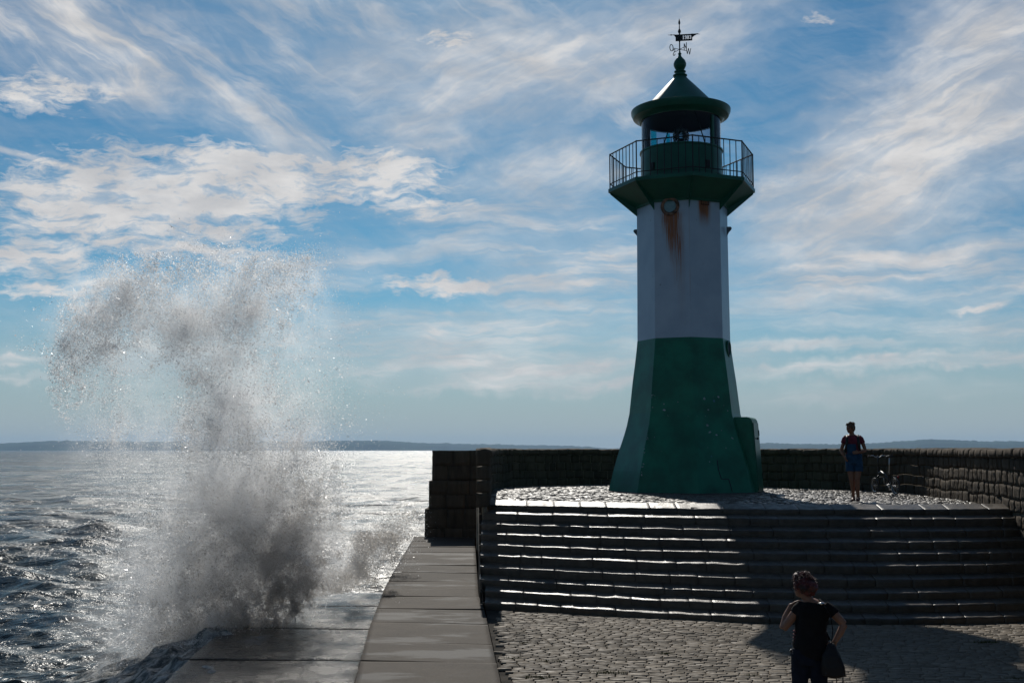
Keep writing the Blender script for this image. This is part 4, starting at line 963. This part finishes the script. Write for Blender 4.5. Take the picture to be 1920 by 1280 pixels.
for sx in (-.125, .10): MB().tube([(sx, .13, 1.36), (sx, .03, 1.445), (sx, -.09, 1.38), (sx * 1.12, -.125, 1.25), (sx * 1.35, -.05, 1.08), (sx * 1.2, .12, 1.02)], [(.028, .008)] * 6, 8).build('strap', M['dark_metal'], bk, True)

# woman in black on the square, seen from behind
wx1, wy1 = 2.98, 11.66
p2 = empty('person', (wx1, wy1, PL + .012), face_cam(wx1, wy1))
tag(p2, 'woman in black top seen from behind on the cobbled square, hand raised to chin', 'person')
mb = MB()
mb.loft([(.01, 0, .78, .10, .09), (.015, 0, .83, .155, .12), (.015, 0, .92, .165, .125), (.015, 0, 1.0, .145, .11), (.02, 0, 1.08, .135, .10), (.035, -.0, 1.18, .148, .105), (.05, -.0, 1.26, .160, .105), (.058, 0, 1.32, .160, .085), (.04, .0, 1.36, .11, .065), (.02, .01, 1.39, .055, .05)])
mb.tube([(-.08, 0, .84), (-.09, 0, .62), (-.10, .0, .44), (-.105, .03, .28), (-.11, .04, .08)], [.09, .075, .056, .054, .036], 14)
mb.tube([(.08, 0, .84), (.09, -.02, .62), (.10, -.04, .44), (.105, -.02, .28), (.11, .0, .08)], [.09, .075, .056, .054, .036], 14)
for fx in (-.11, .11): mb.tube([(fx, -.03, .05), (fx, .06, .045), (fx, .17, .028)], [.036, .035, .026], 10)
mb.tube([(-.06, 0, 1.305), (-.10, .01, 1.27), (-.175, .02, 1.17), (-.248, .03, 1.075)], [.050, .050, .045, .038], 12)
mb.tube([(-.248, .03, 1.075), (-.218, .07, 1.19), (-.158, .10, 1.315)], [.040, .036, .024], 12)
hand(mb, (-.158, .10, 1.31), (.80, .05, .42), (-.3, .2, 1), .95, .8, 1)
mb.tube([(.18, 0, 1.31), (.225, -.005, 1.28), (.290, -.02, 1.21), (.345, -.02, 1.15)], [.052, .050, .043, .037], 12)
mb.tube([(.345, -.02, 1.15), (.305, -.05, 1.07), (.25, -.07, .98)], [.038, .035, .024], 12)
hand(mb, (.25, -.07, .98), (-.45, .0, -.85), (.2, -1, 0), .95, .55, -1)
P, q = head(mb, (-.045, .02, 1.495), R(180 - 48) * -1, R(-8), 1.0, (.02, .0, 1.35))
b2 = mb.body('body', skin, p2, .006, 4); eyes(P, q, 1.0, b2)
mb = MB(); mb.ell(P(0, .02, .035), (.096, .112, .100), q); mb.ell(P(0, .068, .012), (.084, .07, .080), q); mb.ell(P(0, -.05, .085), (.075, .06, .055), q); mb.ell(P(0, .125, .03), (.05, .04, .05), q)
def haircol(t, b, co):
    x, y, z = xyz(t, co); t.links.new(mixc(t, noise(t, co, 14, 4, .6).sm(.35, .65), (.018, .007, .007), (.13, .025, .025)), b.inputs['Base Color'])
mb.body('hair', mat('dark red curls', (.06, .012, .018), .5, .5, build=haircol), p2, .006, 1, hair_post(8, .05, 34))
mb = MB(); hg = random.Random(12)
for i in range(520):
    th = hg.uniform(0, 6.28); el = hg.uniform(-.25, 1.5); c = Vector((math.cos(th) * math.cos(el) * .094, math.sin(th) * math.cos(el) * .110 + .02, math.sin(el) * .098 + .035))
    if c.y < -.03 and c.z < .05: continue
    n_ = Vector((c.x, c.y - .02, c.z - .03)).normalized(); t_ = n_.cross(Vector((hg.uniform(-1, 1), hg.uniform(-1, 1), hg.uniform(-1, 1)))).normalized(); r_ = hg.uniform(.010, .024)
    mb.tube([P(*(c + n_ * (r_ * (1 - math.cos(k)) * .8 + .002) + t_ * r_ * math.sin(k))) for k in np.linspace(-.6, hg.uniform(1.6, 3.4), 7)], [.0035, .0035, .003, .003, .0025, .002, .001], 4)
tag(mb.build('curls', bpy.data.materials['dark red curls'], p2, True), kind='stuff')
black = mat('black jersey', (.012, .011, .012), .9, .15, var=.3, vscale=6)
mb = MB(); mb.loft([(.015, 0, .80, .155, .125), (.015, 0, .86, .178, .140), (.015, 0, .95, .176, .137), (.02, 0, 1.07, .156, .122), (.035, 0, 1.18, .160, .12), (.05, 0, 1.26, .174, .118), (.058, 0, 1.325, .166, .095), (.04, .0, 1.36, .11, .07)])
mb.tube([(-.05, 0, 1.315), (-.095, .01, 1.275), (-.125, .012, 1.235)], [.060, .060, .057], 12); mb.tube([(.16, 0, 1.32), (.22, -.005, 1.285), (.262, -.012, 1.24)], [.060, .060, .056], 12)
mb.body('top', black, p2, .007, 3, cloth_post(12, .024, 8))
tro = mat('dark blue trousers', (.012, .016, .028), .9, .15, var=.3, vscale=10)
mb = MB(); mb.loft([(0, 0, .74, .15, .12), (0, 0, .80, .17, .135), (0, 0, .90, .168, .13)])
mb.tube([(-.082, 0, .84), (-.09, 0, .62), (-.10, .0, .44), (-.105, .02, .08)], [.10, .088, .075, .068], 14); mb.tube([(.082, 0, .84), (.09, -.02, .62), (.10, -.03, .44), (.11, -.01, .08)], [.10, .088, .075, .068], 14)
mb.body('trousers', tro, p2, .008, 3, cloth_post(15, .022))
for fx in (-.11, .11): MB().tube([(fx, -.05, .04), (fx, .06, .04), (fx, .19, .022)], [(.042, .04), (.044, .036), (.03, .022)], 12).body('shoe', M['dark_metal'], p2, .006, 2)
bm_m = mat('white stripe print', (.16, .07, .08), .9, .1)
for i in range(5): MB().tube([(-.128 - .002 * i, -.05, 1.06 - i * .033), (-.145 - .002 * i, .01, 1.065 - i * .033), (-.120, .075, 1.06 - i * .033)], [.007] * 3, 6).build('stripe', bm_m, p2, True)
MB().tube([(.10, -.06, 1.345), (.14, -.075, 1.352), (.155, -.06, 1.347)], [.012, .016, .012], 8).build('strap_buckle', mat('bright buckle', (.6, .6, .6), .25, .5, 1.0), p2, True)
MB().box((-.165, .02, .855), (.05, .06, .03), Matrix.Rotation(.7, 3, 'Y'), .008).build('pouch', mat('grey pouch', (.03, .03, .032), .5), p2)
sb = empty('shoulder_bag', (wx1, wy1, PL + .012), face_cam(wx1, wy1)); tag(sb, 'black slouchy shoulder bag hanging at the right hip of the woman in black', 'bag')
mb = MB(); mb.loft([(.235, -.14, .655, .085, .05), (.235, -.15, .675, .115, .07), (.225, -.15, .76, .112, .075), (.215, -.15, .86, .088, .06), (.215, -.14, .93, .052, .04), (.215, -.13, .965, .025, .02)])
mb.body('bag', mat('black leather', (.010, .009, .010), .6, .35), sb, .007, 3, cloth_post(21, .05, 9))
MB().tube([(.215, -.13, .955), (.235, -.11, 1.10), (.215, -.115, 1.24), (.155, -.10, 1.335), (.12, -.02, 1.385), (.10, .09, 1.30), (.14, .12, 1.10), (.2, .02, .98)], [(.016, .005)] * 8, 8).build('strap', black, sb, True)
for dx_, sg in ((.0, 1), (.075, -1)): MB().tube([(.245 + dx_, -.16, .67), (.25 + dx_ + .01 * sg, -.165, .63), (.255 + dx_ * .8, -.16, .605)], .006, 6).build('cord', black, sb, True)

# ------------------------------------------------------------------ folding bicycle leaning by the wall
fx0, fy0, rx0, ry0 = 9.44, 29.75, 9.64, 28.6
bd = Vector((rx0 - fx0, ry0 - fy0)).normalized(); bl = Vector((-bd.y, bd.x))
bi = empty('bicycle', (fx0, fy0, .01)); tag(bi, 'small-wheeled folding bicycle parked against the curved stone wall', 'bicycle')
def bp_(u, z, w=0.0): w2 = w - z * .10; return Vector((bd.x * u + bl.x * w2, bd.y * u + bl.y * w2, z))
alu = mat('bare aluminium', (.62, .62, .62), .28, .5, 1.0); rub = mat('tyre rubber', (.05, .05, .05), .7); pnt = mat('dark frame paint', (.015, .017, .022), .3, .6)
axis = (bp_(0, 0, 1) - bp_(0, 0, 0)).normalized(); WB = 1.08; WR = .195
spoke = None
for u in (0, WB):
    wh = MB().tube([bp_(u, WR, -.04), bp_(u, WR, .04)], .018, 8).build('wheel', alu, bi, True)
    MB().ring(bp_(u, WR), WR - .018, .020, axis, 40, 8).build('tyre', rub, wh, True)
    MB().ring(bp_(u, WR), WR - .036, .009, axis, 40, 6).build('rim', alu, wh, True)
    mb = MB()
    for k in range(14):
        t = k / 14 * 2 * math.pi; mb.tube([bp_(u + .015 * math.cos(t), WR + .015 * math.sin(t), .02 * (-1) ** k), bp_(u + (WR - .036) * math.cos(t), WR + (WR - .036) * math.sin(t))], .0018, 4)
    mb.build('spokes', alu, wh)
mb = MB().tube([bp_(.26, .56), bp_(.30, .44)], .024, 10).tube([bp_(.28, .51), bp_(.40, .545), bp_(.56, .50), bp_(.70, .40), bp_(.80, .34)], .028, 10).tube([bp_(.70, .26), bp_(.82, .55)], .026, 10)
mb.tube([bp_(.80, .34, .03), bp_(.95, .42, .04), bp_(WB + .02, .38, .05)], .012, 8).tube([bp_(.60, .24, .04), bp_(WB, WR, .05)], .010, 8).tube([bp_(.60, .24, -.04), bp_(WB, WR, -.05)], .010, 8).tube([bp_(.56, .50), bp_(.60, .26)], .012, 8)
mb.body('frame', pnt, bi, .006, 1)
MB().tube([bp_(.40, .568), bp_(.54, .527), bp_(.66, .45)], .010, 8).build('chrome_trim', alu, bi, True); MB().tube([bp_(.84, .375, .045), bp_(1.04, .42, .055)], .010, 8).build('chrome_trim', alu, bi, True)
MB().tube([bp_(.27, .47), bp_(.26, .42, .05), bp_(0, WR, .055)], .011, 8).tube([bp_(.27, .47), bp_(.26, .42, -.05), bp_(0, WR, -.055)], .011, 8).build('fork', pnt, bi, True)
MB().tube([bp_(.26, .56), bp_(.34, .96)], .016, 10).build('handlepost', pnt, bi, True)
hb = MB().tube([bp_(.34, .95, -.27), bp_(.33, .965, -.12), bp_(.33, .92, -.05), bp_(.33, .92, .05), bp_(.33, .965, .12), bp_(.34, .95, .27)], .011, 8).build('handlebar', alu, bi, True)
for s_ in (-1, 1):
    MB().tube([bp_(.345, .95, s_ * .17), bp_(.35, .95, s_ * .28)], .017, 8).build('grip', rub, hb, True); MB().tube([bp_(.34, .96, s_ * .15), bp_(.27, .95, s_ * .2), bp_(.25, .93, s_ * .24)], .006, 6).build('brake_lever', alu, hb, True)
MB().tube([bp_(.82, .50), bp_(.93, .91)], .014, 10).build('seatpost', alu, bi, True)
MB().tube([bp_(.78, .935), bp_(.86, .945), bp_(.95, .95), bp_(1.03, .955)], [(.018, .016), (.03, .022), (.068, .028), (.058, .022)], 12).build('saddle', rub, bi, True)
cr_ = MB().ring(bp_(.62, .26, .06), .085, .006, axis, 30, 6).tube([bp_(.62, .26, .06), bp_(.60, .10, .07)], .010, 6).tube([bp_(.62, .26, -.06), bp_(.64, .42, -.07)], .010, 6).build('crank', alu, bi, True)
MB().box(bp_(.60, .10, .12), (.09, .09, .022), None, .004).build('pedal', alu, cr_); MB().box(bp_(.64, .42, -.12), (.09, .09, .022), None, .004).build('pedal', rub, cr_)
MB().ring(bp_(WB, WR), WR + .025, .010, axis, 30, 6, -.3, 1.9).build('mudguard', alu, bi, True); MB().ring(bp_(0, WR), WR + .022, .010, axis, 30, 6, .6, 2.2).build('mudguard', pnt, bi, True)
MB().box(bp_(WB + .17, .44), (.04, .04, .05), None, .01).build('rear_lamp', mat('red reflector', (.3, .01, .01), .3), bi)

# ------------------------------------------------------------------ gulls
def pt(px, py, d):
    c, s = math.cos(TH), math.sin(TH); a = (px - 960) / F; b = (640 - py) / F; k = d / (c - b * s); return Vector((a * k, d, CZ + (s + b * c) * k))
def gull(loc, rz, bank, label, span=1.25):
    r = empty('gull', loc, rz); r.rotation_euler = (0, bank, rz); tag(r, label, 'bird')
    mb = MB(); mb.tube([(0, -.22, 0), (0, -.16, .01), (0, -.05, .0), (0, .1, 0), (0, .2, .005), (0, .28, .01)], [.008, .035, .055, .045, .022, .04], 10)
    for s_ in (-1, 1):
        for t in np.linspace(0, 1, 9)[:-1]:
            pass
        mb.tube([(s_ * .03, -.03, .02), (s_ * .22, -.09, .13), (s_ * .42, -.03, .10), (s_ * span / 2, .08, .03)], [(.075, .016), (.07, .012), (.05, .009), (.008, .004)], 8)
    mb.body('body', mat('gull plumage', (.28, .27, .26), .8, .2), r, .012, 1)
gull(pt(322, 426, 190), .6, .5, 'tiny dark gull gliding high above the bursting wave', 1.3)

# ------------------------------------------------------------------ the breaking wave
TET = np.array([[1, 0, .3], [0, 1, -.3], [-1, 0, .3], [0, -1, -.3]], float)
TF = np.array([[0, 1, 2, 3]])
def drops(name, C, r, m, g, stretch=.45):
    n = len(C); q = g.normal(size=(n, 4)); q /= np.linalg.norm(q, axis=1)[:, None]; w, x, y, z = q.T
    Rm = np.stack([1 - 2 * (y * y + z * z), 2 * (x * y - z * w), 2 * (x * z + y * w), 2 * (x * y + z * w), 1 - 2 * (x * x + z * z), 2 * (y * z - x * w), 2 * (x * z - y * w), 2 * (y * z + x * w), 1 - 2 * (x * x + y * y)], 1).reshape(n, 3, 3)
    r = np.minimum(r, .0098)
    S = r[:, None] * np.exp(g.normal(0, stretch, (n, 3)))
    V = np.einsum('nij,nvj->nvi', Rm, TET[None] * S[:, None, :]) + C[:, None, :]
    Fc = TF[None] + (np.arange(n) * 4)[:, None, None]
    return link(name, fast_mesh(name, V.reshape(-1, 3), Fc.reshape(-1, 4)), m)
def spx(px, py, dy): # photograph direction met at the burst's own distance, about 21.5 m out
    d = 21.5 + dy; c, s = math.cos(TH), math.sin(TH); a = (px - 960) / F; b = (640 - py) / F; k = d / (c - b * s)
    return np.stack([a * k, d + 0 * px, CZ + (s + b * c) * k], 1)
def cloud(g, cx, cy, rx, ry, rot, n, thick, clump=0.0, fs=1.0, power=.5, dy=0.0, thr=.5, seed=0):
    out = []; got = 0
    while got < n:
        k = int((n - got) * (2.5 if clump else 1.05)) + 50
        rr = (g.random(k) ** .5) * 1.3 if clump >= .9 else np.minimum(np.abs(g.normal(0, .52, k)), 1.5); th = g.random(k) * 2 * math.pi
        a = rr * np.cos(th) * rx; b = rr * np.sin(th) * ry; c, s = math.cos(R(rot)), math.sin(R(rot))
        px = cx + a * c + b * s; py = cy - a * s + b * c
        dd = g.normal(0, thick, k) * (1 - .5 * rr)
        P_ = spx(px, py, dd + dy)
        for fq, am in ((.55, .9), (1.7, .3)):
            P_ = P_ + am * (np.stack([fbm(P_[:, 0] * fq + 11, P_[:, 1] * fq, P_[:, 2] * fq, 2, 301), fbm(P_[:, 0] * fq, P_[:, 1] * fq + 7, P_[:, 2] * fq, 2, 302), fbm(P_[:, 0] * fq, P_[:, 1] * fq, P_[:, 2] * fq + 5, 2, 303)], 1) - .5)
        if clump:
            wv_ = (fbm(P_[:, 0] * 1.6, P_[:, 1] * 1.6, P_[:, 2] * 1.6, 3, 91 + seed) - .5) * .6
            f = fbm(P_[:, 0] * 2.4 * fs + wv_, P_[:, 1] * 2.4 * fs, P_[:, 2] * 2.4 * fs - wv_, 5, 17 + seed, .62)
            keep = g.random(k) < (np.clip((f - thr - (rr ** 2 - .55) * .115) / .035, 0, 1) if clump >= .9 else np.clip((f - thr + .02) / .10, 0, 1) * clump + (1 - clump))
            P_ = P_[keep]
        out.append(P_); got += len(P_)
    return np.concatenate(out)[:n]
MISTD = 1.35
MIST = [(340, 585, 215, 85, 8, .5), (195, 640, 75, 95, 0, .42), (460, 590, 160, 105, -10, .30), (250, 790, 120, 220, 0, .13), (435, 760, 95, 150, 0, .5), (545, 860, 90, 240, 0, .22),
        (465, 960, 150, 130, 0, .75), (400, 1090, 190, 120, 0, .8), (330, 1190, 170, 80, 0, .55), (550, 1050, 100, 120, 0, .75)]
def burst():
    g = np.random.default_rng(99)
    clumps = []   # thick froth: cx, cy, rx, ry, rot, n(k), thick, fs
    for a in [(330, 560, 200, 50, 12, 8, .45, 1.6), (215, 610, 75, 60, 40, 7, .4, 1.6), (165, 650, 40, 60, -10, 3, .3, 1.8), (260, 570, 90, 38, 35, 6, .3, 1.6), (440, 545, 130, 55, -8, 10, .45, 1.6), (350, 625, 90, 36, 5, 4, .35, 1.6), (290, 685, 26, 14, 15, 1.2, .15, 1.6),
              (420, 700, 75, 90, -20, 6, .45, 1.7), (440, 790, 90, 90, 0, 9, .5, 1.7), (470, 880, 115, 90, 0, 16, .55, 1.6), (385, 960, 90, 80, 30, 24, .5, 1.6), (500, 970, 125, 110, 0, 50, .65, 1.4), (430, 1060, 140, 110, 0, 95, .7, 1.3), (560, 1040, 65, 120, 0, 75, .6, 1.3), (560, 1120, 60, 40, 0, 30, .5, 1.3), (400, 1150, 120, 50, 8, 40, .6, 1.3),
              (350, 1215, 190, 34, 16, 30, .7, 1.8), (300, 1250, 120, 24, 14, 14, .7, 1.8), (540, 1165, 110, 16, 18, 8, .4, 1.8), (350, 1130, 110, 90, 15, 40, .7, 1.2), (480, 1130, 120, 50, 10, 36, .6, 1.2), (330, 1210, 110, 55, 0, 26, .6, 1.1)]:
        clumps.append(cloud(g, *a[:5], int(a[5] * (230 if a[1] < 800 else 620)), a[6], .95, a[7] * 1.9, .55, 0, .55, 1))
    C = np.concatenate(clumps); r = .0064 * np.exp(g.normal(0, .5, len(C)))
    torn = []
    for a in [(330, 575, 215, 80, 10, 34, .5, 1.3), (185, 640, 66, 85, 10, 26, .4, 1.5), (235, 560, 85, 48, 35, 20, .35, 1.5), (150, 680, 36, 60, 0, 7, .3, 1.6), (470, 545, 120, 60, -12, 18, .5, 1.5), (380, 650, 120, 70, -20, 16, .4, 1.6), (430, 740, 80, 110, -8, 26, .45, 1.6),
              (455, 850, 105, 90, 0, 30, .5, 1.6), (560, 800, 80, 200, 0, 12, .5, 1.3), (480, 950, 150, 110, 0, 40, .6, 1.5), (570, 1010, 70, 130, 0, 20, .5, 1.5), (360, 1010, 110, 110, 20, 26, .6, 1.6), (280, 1080, 80, 110, 0, 12, .6, 1.5), (400, 1150, 190, 80, 5, 30, .7, 1.4), (230, 880, 60, 170, 0, 5, .5, 1.2)]:
        torn.append(cloud(g, *a[:5], int(a[5] * (900 if a[1] < 900 else 1150)), a[6], .95, a[7] * 1.6, .55, 0, .51, 31))
    CT = np.concatenate(torn)
    base = empty('breaking_wave', (-5, 21.5, SEA)); tag(base, 'tall burst of white and grey sea spray thrown up by a wave hitting the mole', 'wave'); 
    o = drops('froth', C - np.array([-5, 21.5, SEA]), r, M['froth'], g, .5); o.parent = base; o['kind'] = 'stuff'
    o = drops('torn_water', CT - np.array([-5, 21.5, SEA]), .0052 * np.exp(g.normal(0, .55, len(CT))), M['spray'], g, .6); o.parent = base; o['kind'] = 'stuff'
    mist = []
    for a in [(330, 600, 215, 120, 8, 52, .7), (200, 650, 90, 110, 0, 24, .6), (450, 600, 190, 130, -5, 44, .8), (240, 800, 100, 200, 0, 20, .7), (420, 800, 180, 210, 0, 60, .8), (550, 820, 100, 240, 0, 24, .8), (470, 980, 210, 190, 0, 70, .9), (330, 1020, 150, 170, 0, 36, .8),
              (380, 1160, 190, 110, 0, 44, .8), (350, 520, 140, 50, 0, 8, .5), (520, 520, 110, 60, 0, 12, .5), (590, 1060, 60, 120, 0, 16, .6), (250, 1080, 90, 150, 0, 12, .7), (640, 680, 90, 180, 0, 3, .8), (330, 590, 190, 60, 8, 24, .5), (440, 760, 90, 130, 0, 26, .5), (360, 1215, 220, 45, 14, 44, .9)]:
        mist.append(cloud(g, *a[:5], int(a[5] * 900), a[6], .45, .8, .62, 0, .46, 5))
    for cx, cy, n in ((205, 510, 1500), (350, 478, 2600), (410, 470, 1500), (480, 490, 2500), (560, 500, 2500), (140, 640, 1400), (170, 560, 1500), (150, 760, 900), (600, 560, 2000)):     # fingers of fine drops at the rim
        mist.append(cloud(g, cx, cy, 60, 45, g.uniform(-40, 60), n, .3, .7, 1.8, .9, 0, .5, 9))
    # wide thin haze of drops
    mist.append(cloud(g, 390, 800, 270, 380, 0, 30000, 1.0, .2, .6, .75))
    C = np.concatenate(mist); r = .0038 * np.exp(g.normal(0, .45, len(C)))
    o = drops('fine_spray', C - np.array([-5, 21.5, SEA]), r, M['spray'], g, .4); o.parent = base; o['kind'] = 'stuff'
    # mist hanging in the burst: a real volume with its own soft, noisy shape
    ng = bpy.data.node_groups.new('mist', 'GeometryNodeTree'); ng.interface.new_socket('Geometry', in_out='OUTPUT', socket_type='NodeSocketGeometry')
    t = ng; go = t.nodes.new('NodeGroupOutput'); vc = t.nodes.new('GeometryNodeVolumeCube'); sm_n = t.nodes.new('GeometryNodeSetMaterial')
    lo = (-4.4, -3.0, 0.0); hi = (2.9, 2.9, 8.4); res = (150, 110, 172)
    for nm, v_ in (('Min', lo), ('Max', hi), ('Resolution X', res[0]), ('Resolution Y', res[1]), ('Resolution Z', res[2])): vc.inputs[nm].default_value = v_
    pos = t.nodes.new('GeometryNodeInputPosition').outputs[0]; x, y, z = xyz(t, pos)
    nx, ny, nz = (noise(t, vec(t, x + o_, y, z), .55, 2, .5) for o_ in (0, 30, 60))
    X, Y, Z_ = x + (nx - .5) * 2.2, y + (ny - .5) * 1.2, z + (nz - .5) * 2.2; tot = None
    for px, py, rx, ry, rot, wgt in MIST:
        c = spx(np.array([float(px)]), np.array([float(py)]), np.array([0.]))[0] - np.array([-5, 21.5, SEA]); kx = 21.5 / F; cc, ss = math.cos(R(rot)), math.sin(R(rot))
        a_ = ((X - float(c[0])) * cc + (Z_ - float(c[2])) * ss) / (rx * kx); b_ = ((Z_ - float(c[2])) * cc - (X - float(c[0])) * ss) / (ry * kx); d_ = Y / 1.25
        v = (a_ * a_ + b_ * b_ + d_ * d_).pow(.5).sm(1.3, .15, 0, wgt); tot = v if tot is None else tot.max(v)
    nn = noise(t, pos, 2.9, 6, .62)
    den = ((tot * 1.3 + (nn - .53) * 4.8 * (tot * 3.0).min(1.0)).max(0.0)) * y.sm(-2.9, -1.8) * y.sm(2.8, 1.7) * z.sm(8.4, 7.7) * x.sm(-4.3, -3.4) * x.sm(2.8, 2.1) * MISTD
    t.links.new(den.k, vc.inputs['Density']); t.links.new(vc.outputs[0], sm_n.inputs[0]); t.links.new(sm_n.outputs[0], go.inputs[0])
    m = bpy.data.materials.new('spray mist'); m.use_nodes = True; tt = m.node_tree; tt.nodes.clear()
    v = tt.nodes.new('ShaderNodeVolumePrincipled'); v.inputs['Color'].default_value = (.985, .98, .98, 1); v.inputs['Anisotropy'].default_value = .6; v.inputs['Density'].default_value = 1.0
    oo = tt.nodes.new('ShaderNodeOutputMaterial'); tt.links.new(v.outputs[0], oo.inputs['Volume']); sm_n.inputs['Material'].default_value = m
    o = link('mist', bpy.data.meshes.new('mist'), None, base); o['kind'] = 'stuff'; md = o.modifiers.new('mist', 'NODES'); md.node_group = ng
    # second, low surge running in along the path
    low = []
    for a in [(690, 1040, 60, 50, 38, 16, .6, 2.5), (650, 1085, 70, 26, 12, 14, .5, 3), (720, 1000, 60, 40, 40, 10, .8, 6), (600, 1110, 60, 18, 14, 8, .4, 3)]:
        low.append(cloud(g, *a[:5], int(a[5] * 1000), a[6], .9, 1.2, .6, a[7], .5, 3))
    C1 = np.concatenate(low); low = []
    for a in [(700, 1020, 80, 70, 35, 22, 1.2, 5), (640, 1060, 70, 60, 0, 14, .8, 3), (740, 990, 60, 45, 35, 8, 1.5, 9)]: low.append(cloud(g, *a[:5], int(a[5] * 1000), a[6], .4, 1, .7, a[7], .5, 6))
    C2 = np.concatenate(low); b2_ = empty('surge', (-3.6, 26, SEA)); tag(b2_, 'low ragged surge of foam and spray sweeping along the edge of the concrete path', 'wave')
    og = np.array([-3.6, 26, SEA])
    o = drops('froth', C1 - og, .0085 * np.exp(g.normal(0, .5, len(C1))), M['froth'], g); o.parent = b2_; o['kind'] = 'stuff'
    o = drops('fine_spray', C2 - og, .004 * np.exp(g.normal(0, .45, len(C2))), M['spray'], g); o.parent = b2_; o['kind'] = 'stuff'
burst()

# ------------------------------------------------------------------ air
def haze():
    mb = MB(); mb.box((0, 3800, 50), (16400, 8600 + 4000, 112)); m = bpy.data.materials.new('haze'); m.use_nodes = True; t = m.node_tree; t.nodes.clear()
    v = t.nodes.new('ShaderNodeVolumePrincipled'); v.inputs['Color'].default_value = (.40, .66, .97, 1); v.inputs['Density'].default_value = 7e-5; v.inputs['Anisotropy'].default_value = .2
    o = t.nodes.new('ShaderNodeOutputMaterial'); t.links.new(v.outputs[0], o.inputs['Volume'])
    tag(mb.build('haze', m), kind='stuff')
haze()
